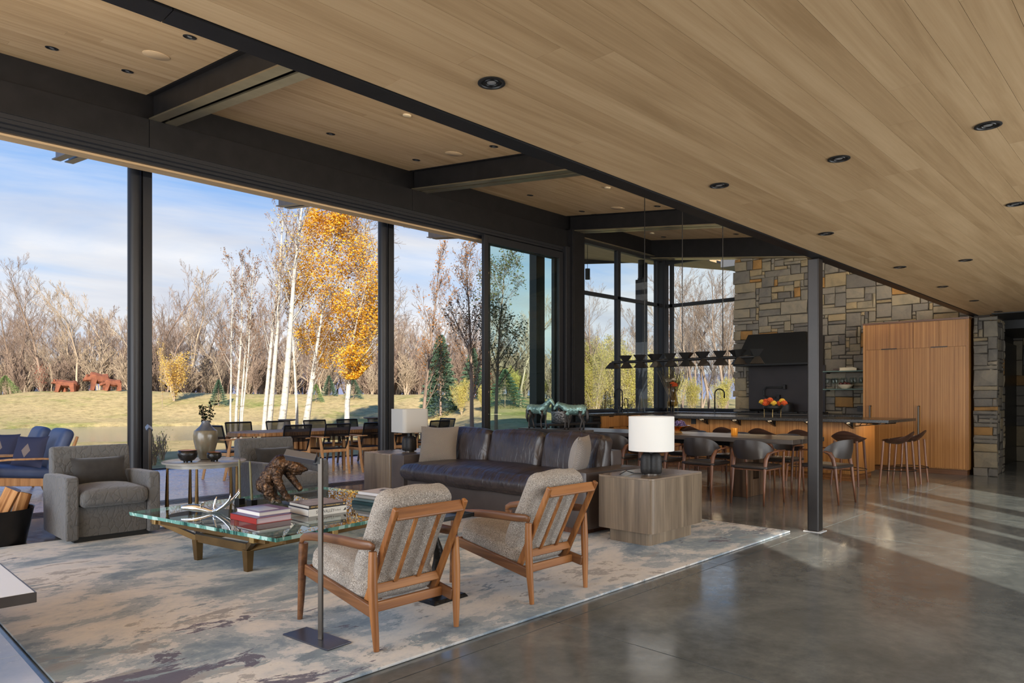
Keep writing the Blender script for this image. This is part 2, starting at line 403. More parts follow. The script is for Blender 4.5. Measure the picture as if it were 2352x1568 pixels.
def mats():
    A = MAT
    A['steel'] = noisy('blackened_steel', [(.3, (26, 25, 26)), (.7, (35, 33, 34))], 6, 6, .46, .4, .4)
    A['post'] = noisy('post_bronze_paint', [(.3, (34, 29, 27)), (.7, (43, 37, 34))], 6, 6, .36, .3, .5)
    A['flange'] = noisy('pale_lit_flange', [(.3, (150, 138, 112)), (.7, (168, 156, 130))], 5, 5, .34, .85)  # pale metal colour carries the light caught by the beam undersides
    A['steel_lt'] = noisy('bronze_painted_steel', [(.3, (54, 48, 45)), (.7, (66, 59, 54))], 6, 6, .36, .35, .5)
    A['frame'] = plain('dark_window_frame', (40, 40, 43), .4, .3)
    A['ceil'] = wood('pale_cedar_planks', (164, 134, 97), (183, 153, 115), (198, 169, 131), 0, .9, .5, .3, .12, .03, 9)
    A['floor'] = concrete('polished_concrete', [(.32, (78, 81, 81)), (.5, (103, 106, 105)), (.68, (130, 132, 129))], .09, .24, 0, .75)
    A['terrace'] = concrete('terrace_concrete', [(.32, (176, 176, 182)), (.5, (194, 194, 201)), (.68, (208, 208, 214))], .16, .36)
    A['stone'] = stonemat('ashlar_stone'); A['stone_pillar'] = stonemat('ashlar_stone_pillar', .78); A['stone_shaded'] = stonemat('ashlar_stone_shaded_hall', .55)  # hall stone darkened in colour to stand for the hall's shade
    A['joint'] = plain('stone_joint', (58, 52, 46), .9)
    A['soot'] = plain('soot_black_steel', (9, 9, 9), .5, .2)
    A['oak'] = wood('rift_oak_veneer', (126, 80, 38), (160, 110, 58), (188, 138, 80), 2, 1.0, .42, .4, .06, .03, 38, 0, .10)
    A['teak'] = wood('teak', (104, 62, 30), (146, 94, 50), (172, 118, 68), 2, 1.0, .38, .45, .1, .04, 20)
    A['teakx'] = wood('teak_cross', (104, 62, 30), (146, 94, 50), (172, 118, 68), 0, 1.0, .38, .45, .1, .04, 20)
    A['teaky'] = wood('teak_side', (82, 52, 32), (112, 74, 46), (136, 94, 60), 1, 1.0, .36, .45, .1, .04, 20)
    A['walnut'] = wood('walnut', (78, 48, 34), (112, 72, 50), (140, 94, 66), 2, 1.0, .36, .45, .1, .03, 20)
    A['greyoak'] = wood('grey_cerused_oak', (94, 80, 65), (130, 113, 93), (158, 140, 117), 2, .8, .35, .5, .08, .05, 10)
    A['greyoakx'] = wood('grey_cerused_oak_top', (108, 94, 80), (134, 118, 101), (156, 139, 120), 0, .8, .25, .5, .08, .05, 10)
    A['outteak'] = wood('weathered_teak', (158, 112, 72), (190, 142, 96), (212, 168, 120), 2, 1, .55, .3, .12, .03, 14)
    A['outteakx'] = wood('weathered_teak_long', (144, 106, 74), (174, 132, 94), (196, 156, 116), 0, 1, .5, .3, .12, .03, 14)
    A['darktable'] = wood('dark_stained_plank', (46, 40, 36), (66, 58, 52), (86, 76, 68), 1, .9, .3, .5, .12, .05, 12)
    A['trestle'] = wood('stained_trestle', (62, 46, 34), (92, 70, 52), (120, 94, 70), 2, .9, .4, .4, .1, .05, 12)
    A['bronze'] = noisy('brushed_bronze', [(.3, (96, 74, 44)), (.7, (122, 96, 60))], 5, 5, .42, .8)
    A['brass'] = plain('brass', (190, 160, 105), .3, .9)
    A['black'] = plain('matte_black', (20, 19, 19), .5)
    A['blackm'] = plain('black_metal', (24, 23, 23), .35, .4)
    A['granite'] = noisy('leathered_granite', [(.42, (30, 29, 28)), (.56, (52, 49, 46)), (.7, (120, 114, 106))], 120, 3, .22, 0, .6)
    A['glass'] = glass('clear_glass', (246, 250, 250))
    A['glassg'] = glass('green_tinted_glass', (243, 250, 247))
    A['tableglass'] = glass('starphire_glass', (232, 244, 240), 2.4)
    A['amber'] = glass('amber_glass', (240, 206, 128), 1.6)
    A['smoke'] = glass('smoked_glass', (222, 214, 198), 1.5)
    A['chrome'] = plain('polished_chrome', (228, 230, 234), .06, 1)
    A['grey_steel'] = plain('satin_bronze_lamp', (92, 86, 80), .4, .8)
    A['linen'] = plain('backlit_white_linen', (190, 187, 180), .8)  # white shade greyed in colour because it stands backlit
    A['white'] = plain('linen_white', (236, 234, 228), .8)
    A['apron'] = concrete('pale_hearth_stone', [(.32, (188, 194, 204)), (.5, (206, 210, 218)), (.68, (218, 222, 228))], .12, .3)
    A['whitestone'] = plain('honed_pale_stone', (214, 216, 218), .3)
    A['greystone'] = noisy('grey_lacquer_top', [(.3, (140, 136, 128)), (.7, (152, 148, 140))], 4, 4, .25)
    # leather
    m, nt, b = newmat('espresso_leather'); vec, _ = coords(nt)
    f = tnoise(nt, vec, 6, 6, .6, .8); r = ramp(nt, [(.3, rgb(46, 39, 39)), (.7, rgb(64, 55, 53))]); nt.links.new(f, r.inputs[0])
    nt.links.new(r.outputs[0], b.inputs['Base Color']); setp(b, .34, 0, .55)
    wv, _ = coords(nt, (2.2, 8.5, 3.0)); w1 = tnoise(nt, wv, 1.7, 3, .5, .6)
    bump(nt, b, mathn(nt, 'ADD', mathn(nt, 'MULTIPLY', w1, 1.0), mathn(nt, 'MULTIPLY', tnoise(nt, vec, 160, 2), .05)), .42, .035); A['leather'] = m
    A['leather_flat'] = noisy('espresso_leather_smooth', [(.3, (70, 61, 58)), (.7, (86, 76, 71))], 4, 5, .40, 0, .5, .1, 160, .002)
    A['leather_dk'] = noisy('dark_brown_hide', [(.3, (44, 37, 34)), (.7, (56, 48, 44))], 5, 4, .4, 0, .5, .08, 200, .001)
    # grey crackle fabric
    m, nt, b = newmat('crackled_grey_fabric'); vec, _ = coords(nt, (1, 1, .62))
    dn = tnoise(nt, vec, 9, 3); mp = nn(nt, 'ShaderNodeMapping'); 
    va = nn(nt, 'ShaderNodeVectorMath', operation='ADD'); cb = nn(nt, 'ShaderNodeCombineXYZ')
    for i in range(3): nt.links.new(mathn(nt, 'MULTIPLY', dn, .12), cb.inputs[i])
    nt.links.new(vec, va.inputs[0]); nt.links.new(cb.outputs[0], va.inputs[1])
    vo = nn(nt, 'ShaderNodeTexVoronoi', feature='DISTANCE_TO_EDGE'); vo.inputs['Scale'].default_value = 17; nt.links.new(va.outputs[0], vo.inputs['Vector'])
    lr = ramp(nt, [(0, (1, 1, 1, 1)), (.03, (0, 0, 0, 1))]); nt.links.new(vo.outputs['Distance'], lr.inputs[0])
    c = mixc(nt, mathn(nt, 'MULTIPLY', lr.outputs[0], .6), rgb(94, 94, 94), rgb(58, 58, 58))
    nt.links.new(c, b.inputs['Base Color']); setp(b, .8, 0, .25, Sheen_Weight=.3)
    pr = ramp(nt, [(0, (0, 0, 0, 1)), (.12, (1, 1, 1, 1))]); nt.links.new(vo.outputs['Distance'], pr.inputs[0])
    bump(nt, b, pr.outputs[0], .35, .008); A['crackle'] = m
    A['velvet'] = noisy('charcoal_velvet', [(.3, (40, 38, 37)), (.7, (52, 50, 48))], 14, 4, .75, 0, .2, .1, 60, .004, Sheen_Weight=.4)
    # boucle: cream and brown yarn laid on two diagonals
    m, nt, b = newmat('herringbone_boucle')
    va, _ = coords(nt, (1, 1, 1), (.35, .5, .78)); v1, _ = coords(nt, (420, 120, 200), (.2, .3, .78)); v2, _ = coords(nt, (120, 420, 200), (.2, .3, .78))
    ck = nn(nt, 'ShaderNodeTexChecker'); ck.inputs['Scale'].default_value = 60; nt.links.new(va, ck.inputs[0])
    f = nn(nt, 'ShaderNodeMix'); nt.links.new(ck.outputs['Fac'], f.inputs[0]); nt.links.new(tnoise(nt, v1, 1, 2), f.inputs[2]); nt.links.new(tnoise(nt, v2, 1, 2), f.inputs[3])
    r = ramp(nt, [(.30, rgb(98, 88, 79)), (.48, rgb(156, 146, 135)), (.66, rgb(212, 204, 194))]); nt.links.new(f.outputs[0], r.inputs[0])
    nt.links.new(r.outputs[0], b.inputs['Base Color']); setp(b, .9, 0, .15, Sheen_Weight=.3); bump(nt, b, f.outputs[0], .9, .008); A['boucle'] = m
    # patterned pillows
    for nm, c1, c2, rot, sc in (('taupe_cut_velvet', (96, 86, 76), (140, 128, 114), .78, 190), ('zigzag_velvet', (92, 84, 80), (176, 168, 160), 0, 120)):
        m, nt, b = newmat(nm); tc = nn(nt, 'ShaderNodeTexCoord'); sp = nn(nt, 'ShaderNodeSeparateXYZ'); nt.links.new(tc.outputs['Object'], sp.inputs[0])
        a = mathn(nt, 'ADD', sp.outputs[0], sp.outputs[1])
        if rot: g1 = mathn(nt, 'ABSOLUTE', mathn(nt, 'SUBTRACT', mathn(nt, 'FRACT', mathn(nt, 'MULTIPLY', a, 4.2)), .5)); g2 = mathn(nt, 'ABSOLUTE', mathn(nt, 'SUBTRACT', mathn(nt, 'FRACT', mathn(nt, 'MULTIPLY', sp.outputs[2], 4.2)), .5)); g = mathn(nt, 'MULTIPLY', mathn(nt, 'ADD', g1, g2), .25)
        else: g = mathn(nt, 'ADD', mathn(nt, 'MULTIPLY', mathn(nt, 'PINGPONG', a, .022), 1.0), sp.outputs[2])
        s = mathn(nt, 'SINE', mathn(nt, 'MULTIPLY', g, sc*2.6 if rot else sc*5.5))
        r = ramp(nt, [(.3, rgb(*c1)), (.6, rgb(*c2))]); nt.links.new(mathn(nt, 'ADD', mathn(nt, 'MULTIPLY', s, .5), .5), r.inputs[0])
        nt.links.new(r.outputs[0], b.inputs['Base Color']); setp(b, .75, 0, .2, Sheen_Weight=.3); bump(nt, b, s, .3, .003); A[nm] = m
    # rug: clouds of cream, grey blue and taupe, plum blots toward the ends
    m, nt, b = newmat('abstract_rug')
    v0, _ = coords(nt, (.85, 1.25, 1), (0, 0, .10)); v3, _ = coords(nt, (1.0, 1.7, 1), (0, 0, .05))
    f = tnoise(nt, v0, 1.1, 13, .72, .3)
    base = ramp(nt, [(.30, rgb(92, 106, 122)), (.40, rgb(114, 129, 143)), (.452, rgb(136, 149, 158)), (.458, rgb(160, 166, 172)), (.49, rgb(150, 160, 168)), (.497, rgb(184, 186, 188)), (.54, rgb(200, 198, 195)), (.585, rgb(208, 204, 198)), (.592, rgb(170, 166, 162)), (.63, rgb(150, 147, 146)), (.636, rgb(186, 184, 181))]); nt.links.new(f, base.inputs[0])
    tcx = nn(nt, 'ShaderNodeTexCoord'); sx = nn(nt, 'ShaderNodeSeparateXYZ'); nt.links.new(tcx.outputs['Object'], sx.inputs[0])
    west = mathn(nt, 'MAXIMUM', mathn(nt, 'SUBTRACT', 2.6, sx.outputs[0]), 0); near = mathn(nt, 'MAXIMUM', mathn(nt, 'SUBTRACT', 4.6, sx.outputs[1]), 0); east = mathn(nt, 'MAXIMUM', mathn(nt, 'SUBTRACT', sx.outputs[0], 4.6), 0)
    corner = mathn(nt, 'ADD', mathn(nt, 'MULTIPLY', mathn(nt, 'MULTIPLY', west, near), .072), mathn(nt, 'MULTIPLY', mathn(nt, 'MULTIPLY', east, near), .024))
    f2 = mathn(nt, 'ADD', tnoise(nt, v3, 1.25, 12, .70, .35), mathn(nt, 'MULTIPLY', corner, 1.0))
    k2 = ramp(nt, [(.595, (0, 0, 0, 1)), (.612, (1, 1, 1, 1))]); nt.links.new(f2, k2.inputs[0])
    v5, _ = coords(nt, (1, 1.6, 1)); tone = ramp(nt, [(.42, rgb(104, 118, 132)), (.5, rgb(126, 142, 150)), (.58, rgb(138, 136, 136))]); nt.links.new(tnoise(nt, v5, 2.0, 6), tone.inputs[0])
    c = mixc(nt, mathn(nt, 'MULTIPLY', k2.outputs[0], .85), base.outputs[0], tone.outputs[0])
    v6, _ = coords(nt, (1.2, 2.6, 1), (0, 0, -.12)); f3 = mathn(nt, 'ADD', tnoise(nt, v6, 1.5, 12, .72, .5), mathn(nt, 'MULTIPLY', corner, 1.15))
    k3 = ramp(nt, [(.665, (0, 0, 0, 1)), (.672, (1, 1, 1, 1))]); nt.links.new(f3, k3.inputs[0])
    c = mixc(nt, mathn(nt, 'MULTIPLY', k3.outputs[0], .92), c, rgb(84, 78, 96))
    v4, _ = coords(nt, (40, 220, 1)); wv = tnoise(nt, v4, 1, 2)
    c = mixc(nt, .22, c, mixc(nt, wv, (.35, .35, .35, 1), (.75, .75, .75, 1)), 'OVERLAY')
    nt.links.new(c, b.inputs['Base Color']); setp(b, .92, 0, .1, Sheen_Weight=.1); bump(nt, b, wv, .3, .004); A['rug'] = m
    # outdoors
    m, nt, b = newmat('autumn_grass'); vec, _ = coords(nt)
    f = tnoise(nt, vec, .16, 9, .7, .5); f2 = tnoise(nt, vec, 2.2, 8, .75)
    r = ramp(nt, [(.30, rgb(126, 138, 70)), (.38, rgb(164, 158, 96)), (.46, rgb(190, 170, 118)), (.62, rgb(200, 176, 126)), (.75, rgb(178, 152, 106))]); nt.links.new(f, r.inputs[0])
    sp = ramp(nt, [(.35, (.6, .58, .52, 1)), (.52, (1, 1, 1, 1)), (.68, (1.25, 1.2, 1.1, 1))]); nt.links.new(f2, sp.inputs[0])
    nt.links.new(mixc(nt, 1.0, r.outputs[0], sp.outputs[0], 'MULTIPLY'), b.inputs['Base Color']); setp(b, .95, 0, .05); bump(nt, b, f2, .9, .12); A['grass'] = m
    m, nt, b = newmat('pond_water'); vec, _ = coords(nt, (1, 2.2, 1))
    b.inputs['Base Color'].default_value = rgb(120, 122, 112); setp(b, .12, 0, .5); bump(nt, b, tnoise(nt, vec, 1.6, 5), .12, .05); A['water'] = m
    A['bark'] = noisy('grey_brown_bark', [(.3, (104, 88, 78)), (.7, (152, 132, 116))], 1.2, 4, .9, 0, .1, stretch=(1, 1, .3), rand=True)
    A['bark_pale'] = noisy('pale_bark', [(.3, (146, 129, 110)), (.7, (176, 159, 138))], 1.2, 4, .9, 0, .1, stretch=(1, 1, .3), rand=True)
    m, nt, b = newmat('aspen_bark'); vec, _ = coords(nt, (1.2, 1.2, 3))
    f = tnoise(nt, vec, 3.2, 5, .7); r = ramp(nt, [(.34, rgb(52, 46, 41)), (.39, rgb(156, 150, 140)), (.7, rgb(186, 181, 172))]); nt.links.new(f, r.inputs[0])
    nt.links.new(r.outputs[0], b.inputs['Base Color']); setp(b, .8, 0, .2); A['aspen'] = m
    A['leaf_gold'] = leafmat('golden_leaves', [(216, 164, 44), (230, 184, 62), (238, 200, 96), (212, 154, 42), (198, 134, 38)], .45)
    A['leaf_brown'] = leafmat('withered_brown_leaves', [(120, 84, 56), (152, 104, 62), (92, 68, 52), (186, 132, 72)], .4)
    A['leaf_orange'] = leafmat('thin_orange_leaves', [(200, 140, 70), (176, 118, 60), (150, 98, 56)], .45)
    A['leaf_dull'] = leafmat('dull_green_leaves', [(86, 92, 62), (106, 110, 74), (70, 74, 54), (130, 118, 74)], .35)
    A['leaf_willow'] = leafmat('yellow_willow_leaves', [(206, 192, 104), (188, 184, 100), (218, 200, 128), (172, 164, 92)], .5)
    A['leaf_yellow'] = leafmat('pale_yellow_leaves', [(222, 184, 90), (236, 204, 120), (200, 160, 70)], .5)
    A['needle'] = leafmat('blue_green_needles', [(70, 92, 74), (92, 114, 92), (112, 132, 108), (58, 78, 64)], .25)
    A['needle_y'] = leafmat('yellow_green_needles', [(120, 140, 84), (146, 164, 106), (98, 118, 76)], .25)  # lighter, yellower needle colours
    A['leaf_red'] = leafmat('red_osier_twigs', [(150, 70, 54), (176, 90, 66), (128, 60, 52)], .35)
    A['eucal'] = leafmat('dark_eucalyptus_leaves', [(34, 44, 30), (46, 54, 36), (28, 34, 26)], .2)
    A['rust'] = noisy('rusted_steel', [(.3, (98, 60, 46)), (.7, (136, 84, 62))], 2.4, 5, .85, 0, .2)
mats()
M = MAT
# ---------------------------------------------------------------- structure
CA, SA = math.cos(AZ), math.sin(AZ)
def cz(y): return 4.89+.13*(y-8.95)              # underside of the raised shed ceiling
def bz(y): return cz(y)-.30                      # underside of the cross beams
RNG = random.Random(11)
def joints(a, b, step, start):
    r = [a]; x = start
    while x <= a: x += step
    while x < b-.2: r.append(x); x += step
    r.append(b); return r
def slab_field(name, us, vs, zt, mat, th=.1, gap=.007):
    base = MB().box(us[0], vs[0], zt-.3, us[-1], vs[-1], zt-th*.25)
    root = struct(name, base, M['joint'])
    for i in range(len(us)-1):
        for j in range(len(vs)-1):
            b = MB().box(us[i]+gap/2, vs[j]+gap/2, zt-th, us[i+1]-gap/2, vs[j+1]-gap/2, zt)
            b.build('concrete_slab', mat, root)
    return root
slab_field('floor', joints(-4.5, 18.5, 1.9, -2.67), [-2.86, -1.3, 2.58, 5.7, 8.74], 0, M['floor'])
ap = MB().box(-4.5, 2.9, 0, .78, 6.6, .004); struct('hearth_apron', ap, M['joint'])
for i_ in range(5):
    for j_ in range(3): MB().box(.78-1.05*(i_+1)+.003, 2.9+1.233*j_+.003, .0, .78-1.05*i_-.003, 2.9+1.233*(j_+1)-.003, .011).build('stone_tile', M['apron'], bpy.data.objects['hearth_apron'])
slab_field('terrace', joints(-7, 17, 1.96, -4.86), [9.14, 11.2, 13.2], -.02, M['terrace'])
struct('trim_1', MB().box(-6, 8.74, -.1, 10.75, 8.80, .004).box(-6, 8.85, -.1, 10.75, 8.90, .004).box(-6, 8.95, -.1, 10.75, 9.00, .004).box(-6, 9.05, -.1, 10.75, 9.14, .002).box(-6, 8.74, -.12, 10.75, 9.14, -.02), M['steel_lt'])
struct('trim_2', MB().box(-7, 13.2, -.3, 17, 13.26, .005), M['black'])

def plank_rows(root, u0, u1, v0, v1, zf, mat, w=.128, seed=1, gap=.0014):
    r = random.Random(seed); v = v1
    while v > v0+.01:
        va = max(v0, v-w); x = u0-r.uniform(0, 1.5)
        while x < u1:
            L = r.uniform(2.2, 4.8); a, b = max(u0, x), min(u1, x+L)
            if b-a > .02:
                za, zb = zf(va+gap/2), zf(v-gap/2); t = .016
                q = [(a+gap*.4, va+gap/2), (b-gap*.4, va+gap/2), (b-gap*.4, v-gap/2), (a+gap*.4, v-gap/2)]
                MB().add([(q[0][0], q[0][1], za), (q[1][0], q[1][1], za), (q[2][0], q[2][1], zb), (q[3][0], q[3][1], zb)] + [(q[0][0], q[0][1], za+t), (q[1][0], q[1][1], za+t), (q[2][0], q[2][1], zb+t), (q[3][0], q[3][1], zb+t)],
                    [(0,3,2,1),(4,5,6,7),(0,1,5,4),(1,2,6,5),(2,3,7,6),(3,0,4,7)]).build('plank', mat, root)
            x += L
        v = va
# low ceiling over the camera: flat, boards run along x
c1 = struct('ceiling', MB().box(-4.5, -2.86, 2.612, 18.5, 2.5, 2.75), M['joint'])
plank_rows(c1, -1.5, 14.4, -.2, 2.478, lambda v: 2.6, M['ceil'], seed=3)
low = MB().box(-4.5, -2.86, 2.6, 18.5, -.2, 2.613); low.box(-4.5, -.2, 2.6, -1.5, 2.478, 2.613); low.build('ceiling_board', M['ceil'], c1)
# raised shed ceiling in four bays between the beams
def slope_slab(u0, u1, v0, v1, d0, d1):
    return [(u0, v0, cz(v0)+d0), (u1, v0, cz(v0)+d0), (u1, v1, cz(v1)+d0), (u0, v1, cz(v1)+d0), (u0, v0, cz(v0)+d1), (u1, v0, cz(v0)+d1), (u1, v1, cz(v1)+d1), (u0, v1, cz(v1)+d1)]
BOX = [(0,3,2,1),(4,5,6,7),(0,1,5,4),(1,2,6,5),(2,3,7,6),(3,0,4,7)]
c2 = struct('ceiling.001', MB().add(slope_slab(-6, 16.8, 2.5, 9.3, .014, .3), BOX), M['joint'])
for k, (a, b) in enumerate(((-2.5, 2.95), (3.27, 6.87), (7.19, 10.78), (11.1, 14.35))):
    plank_rows(c2, a, b, 4.9, 8.98, cz, M['ceil'], seed=20+k)
MB().add(slope_slab(-6, 14.35, 2.62, 4.9, 0, .016), BOX).build('ceiling_board', M['ceil'], c2)
struct('wall_clerestory', MB().box(-6, 2.5, 2.75, 17, 2.6, 4.15), M['ceil'])
# roof overhang beyond the glass, with a raked corner
poly = [(11.0, 9.3), (19.6, 9.3), (16.6, 13.3), (11.0, 13.3)]
vs = [(x, y, cz(y)) for x, y in poly]+[(x, y, cz(y)+.3) for x, y in poly]
ro = struct('roof_overhang', MB().add(vs, [(3,2,1,0),(4,5,6,7),(0,1,5,4),(1,2,6,5),(2,3,7,6),(3,0,4,7)]), M['ceil'])
ne = MB(); ne.add([(-7, 9.3, cz(9.3)), (11, 9.3, cz(9.3)), (11, 9.75, cz(9.75)), (-7, 9.75, cz(9.75)), (-7, 9.3, cz(9.3)+.3), (11, 9.3, cz(9.3)+.3), (11, 9.75, cz(9.75)+.3), (-7, 9.75, cz(9.75)+.3)], BOX); ne.build('eave', M['ceil'], ro)
fa = MB(); P = [(V3((x, y, 0))) for x, y in poly]
for a, b in ((1, 2), (2, 3)):
    p, q = P[a].copy(), P[b].copy(); p.z = cz(p.y)+.1; q.z = cz(q.y)+.1
    if a == 2: fa.bar(p, q, .05, .42)
    else:
        p.z = q.z = cz(13.3)+.1; fa.bar(p, q, .05, .52)
fa.build('fascia', M['steel_lt'], ro)

# ---- steel frame
def ibeam(mb, u, w, z_of, v0, v1, h=.31, t=.018, web=.014, fl=None):
    def seg(a, b, d0, d1):
        mb.add([(a, v0, z_of(v0)+d0), (b, v0, z_of(v0)+d0), (b, v1, z_of(v1)+d0), (a, v1, z_of(v1)+d0), (a, v0, z_of(v0)+d1), (b, v0, z_of(v0)+d1), (b, v1, z_of(v1)+d1), (a, v1, z_of(v1)+d1)], BOX)
    if fl is not None: sv = mb; mb = fl; seg(u-w/2, u+w/2, 0, t); mb = sv
    else: seg(u-w/2, u+w/2, 0, t)
    seg(u-web/2, u+web/2, t, h-t); seg(u-w/2, u+w/2, h-t, h)
where = ['nearest, over the armchairs', 'over the sofa', 'over the dining table, beside the pier']
for k, u in enumerate((2.96, 6.88, 10.80)):
    t = thing('cross_beam', 'dark double steel cross beam '+where[k], 'beam', (u+.155, 8.9, bz(8.9)), 0, 'double cross beams')
    for d in (.062, .245):
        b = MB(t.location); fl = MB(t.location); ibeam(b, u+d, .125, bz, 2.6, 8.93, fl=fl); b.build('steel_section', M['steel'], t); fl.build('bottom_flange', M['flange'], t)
        b = MB(t.location); ibeam(b, u+d, .125, bz, 9.16, 13.42); b.build('outrigger', M['steel_lt'], t)
t = thing('end_beam', 'dark steel beam above the stone wall and end window', 'beam', (13.9, 6, 4.1))
b = MB(t.location)
def ez(y): return 4.46+.13*(y-8.95)
for d0, d1, a, c in ((0, .02, 13.72, 14.02), (.02, .46, 13.80, 13.94)):
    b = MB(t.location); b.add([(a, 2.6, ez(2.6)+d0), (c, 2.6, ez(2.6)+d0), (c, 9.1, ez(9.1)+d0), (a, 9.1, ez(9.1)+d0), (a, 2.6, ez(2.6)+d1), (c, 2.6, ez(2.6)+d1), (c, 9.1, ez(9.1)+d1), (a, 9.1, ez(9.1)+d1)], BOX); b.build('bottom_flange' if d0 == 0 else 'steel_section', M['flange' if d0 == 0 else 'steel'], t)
g = thing('wall_girder', 'deep black steel girder above the sliding glass wall', 'beam', (2.5, 8.95, 4.25))
b = MB(g.location)
for a, c in ((-6, 2.955), (2.96, 6.875), (6.88, 11.13)): b.box(a, 8.90, 4.25, c, 9.14, 4.585)
b.build('lower_box', M['steel'], g, bevel=.003)
MB(g.location).box(-6, 8.98, 4.585, 14.4, 9.14, 5.0).build('upper_web', M['steel'], g)
b = MB(g.location); b.box(-6, 8.915, 4.20, 10.75, 8.935, 4.25).box(-6, 8.935, 4.16, 10.75, 8.985, 4.25).box(-6, 8.985, 4.20, 10.75, 9.0, 4.25)
b.box(-6, 9.0, 4.13, 10.75, 9.05, 4.25).box(-6, 9.05, 4.18, 10.75, 9.07, 4.25).box(-6, 9.07, 4.10, 10.75, 9.12, 4.25)
b.build('door_track', M['frame'], g)
MB(g.location).box(-6, 9.12, 4.075, 10.75, 9.30, 4.11).build('soffit_board', M['ceil'], g)
g2 = thing('window_girder', 'black steel girder over the kitchen window', 'beam', (12.7, 8.95, 4.5))
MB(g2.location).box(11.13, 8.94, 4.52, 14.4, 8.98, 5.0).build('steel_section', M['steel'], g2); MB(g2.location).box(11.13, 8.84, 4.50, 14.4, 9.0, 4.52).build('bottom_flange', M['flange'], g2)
# central ridge: low beam with its post
g = thing('low_beam', 'long dark steel beam along the edge of the low ceiling', 'beam', (6, 2.54, 2.6))
b = MB(g.location)
for a, c in ((-4.5, .9), (.903, 3.25), (3.253, 5.6), (5.603, 8.4), (8.403, 14.0)): b.box(a, 2.486, 2.594, c, 2.593, 2.613)
b.build('bottom_flange', M['steel'], g)
MB(g.location).box(-4.5, 2.52, 2.613, 14, 2.56, 2.9).build('web', M['steel'], g)
t = thing('added_uplight', 'added warm uplight strip hidden on top of the low beam', 'added light', (4.0, 2.66, 2.93))  # unseen strip added to brighten the raised ceiling from below
MB().box(-8, -.05, -.06, 9.6, .03, -.01).build('profile', M['steel'], t)
d = bpy.data.lights.new('added_glow', 'AREA'); d.shape = 'RECTANGLE'; d.size = 17; d.size_y = .06; d.energy = 520; d.color = (1, .92, .78)
o = bpy.data.objects.new('added_glow', d); COL.objects.link(o); o.parent = t; o.location = (.8, 0, 0); o.rotation_euler = (math.radians(180-38), 0, 0)
t = thing('steel_post', 'square steel post standing between rug corner and dining table', 'post', (6.80, 2.58, 0))
MB(t.location).box(6.745, 2.527, 0, 6.86, 2.632, 2.594).build('shaft', M['post'], t, bevel=.011, segs=3)
MB(t.location).box(6.72, 2.50, 0, 6.885, 2.66, .005).build('shim', M['whitestone'], t)
for k, u in enumerate((3.12, 7.04, 10.96, 14.88)):
    lab = ['left of the terrace, behind the near armchair', 'behind the white lamp at the far sofa end', 'seen through the green tinted door glass', 'seen through the kitchen window'][k]
    t = thing('round_column', 'round dark steel column on the terrace, '+lab, 'column', (u, 9.93, -.02))
    h = bz(9.93)+.02
    MB().lathe([(.085, 0), (.085, h)], 28).build('pipe', M['frame'], t, smooth=True)
    MB().box(.085, -.05, .0, .20, .05, h-.05).build('screen_guide', M['frame'], t, bevel=.006)
    if k > 1: MB().box(-.12, -.10, 0, .12, .10, h-.5 if k == 3 else h).build('casing', M['frame'], t, bevel=.005)
    if k == 3: MB().box(-.05, -.08, h-.5, .05, .08, h-.45).build('cap_plate', M['steel_lt'], t)

# ---- sliding door leaves parked by the pier, pier, kitchen windows
def pane(mb, nm, mat, parent): return mb.build(nm, mat, parent)
d = struct('door_1', MB().box(10.62, 8.84, 0, 10.75, 9.14, 4.25), M['frame'], bevel=.004)
for k, (v, a) in enumerate(((8.90, 8.455), (9.0, 8.60))):
    f = MB().box(a, v, .02, a+.10, v+.07, 4.13).box(10.48-k*.04, v, .02, 10.60-k*.04, v+.07, 4.13).box(a+.1, v, .02, 10.48-k*.04, v+.07, .14).box(a+.1, v, 4.0, 10.48-k*.04, v+.07, 4.13)
    f.build('door_leaf', M['frame'], d, bevel=.004)
    MB().box(a+.1, v+.03, .14, 10.48-k*.04, v+.04, 4.0).build('pane', M['glassg'], d)
b = MB()
for z in (1.35, 2.05, 2.75, 3.45): b.box(8.551, 8.895, z, 8.56, 8.899, z+.03)
b.build('lock_keeper', M['chrome'], d)
struct('wall_pier', MB().box(10.75, 8.78, 0, 11.13, 9.2, 4.6).box(10.79, 8.775, 0, 11.09, 8.781, 4.5), M['steel'], bevel=.004)
t = thing('light_switch', 'small dark switch plate on the steel pier', 'switch', (11.03, 8.772, 1.15))
MB().box(-.04, -.006, -.06, .04, .003, .06).build('plate', M['blackm'], t, bevel=.002); MB().box(-.012, -.012, -.02, .012, -.005, .02).build('rocker', M['black'], t)
w = struct('window_1', MB().box(11.13, 8.90, .0, 14.40, 9.06, .965), M['steel'])
f = MB(); f.box(11.13, 8.92, .965, 14.35, 9.02, 1.02).box(11.13, 8.92, 4.44, 14.35, 9.02, 4.5).box(11.13, 8.92, 3.39, 14.35, 9.02, 3.46).box(12.46, 8.92, 1.02, 12.57, 9.02, 4.44).box(14.02, 8.92, 1.02, 14.10, 9.02, 4.44).box(14.24, 8.86, .965, 14.42, 9.04, 4.5)
f.build('window_frame', M['frame'], w, bevel=.004)
for a, c in ((11.13, 12.46), (12.57, 14.02), (14.10, 14.24)):
    for z0, z1 in ((1.02, 3.39), (3.46, 4.44)): MB().box(a, 8.965, z0, c, 8.975, z1).build('pane', M['glass'], w)
w = struct('window_2', MB().box(14.31, 6.75, 0, 14.42, 8.90, .965), M['steel'])
f = MB(); f.box(14.32, 6.75, .965, 14.40, 8.90, 1.02).box(14.32, 6.75, 4.38, 14.40, 8.90, 4.5).box(14.32, 6.75, 3.37, 14.40, 8.90, 3.45).box(14.32, 8.70, 1.02, 14.40, 8.78, 4.38)
f.build('window_frame', M['frame'], w, bevel=.004)
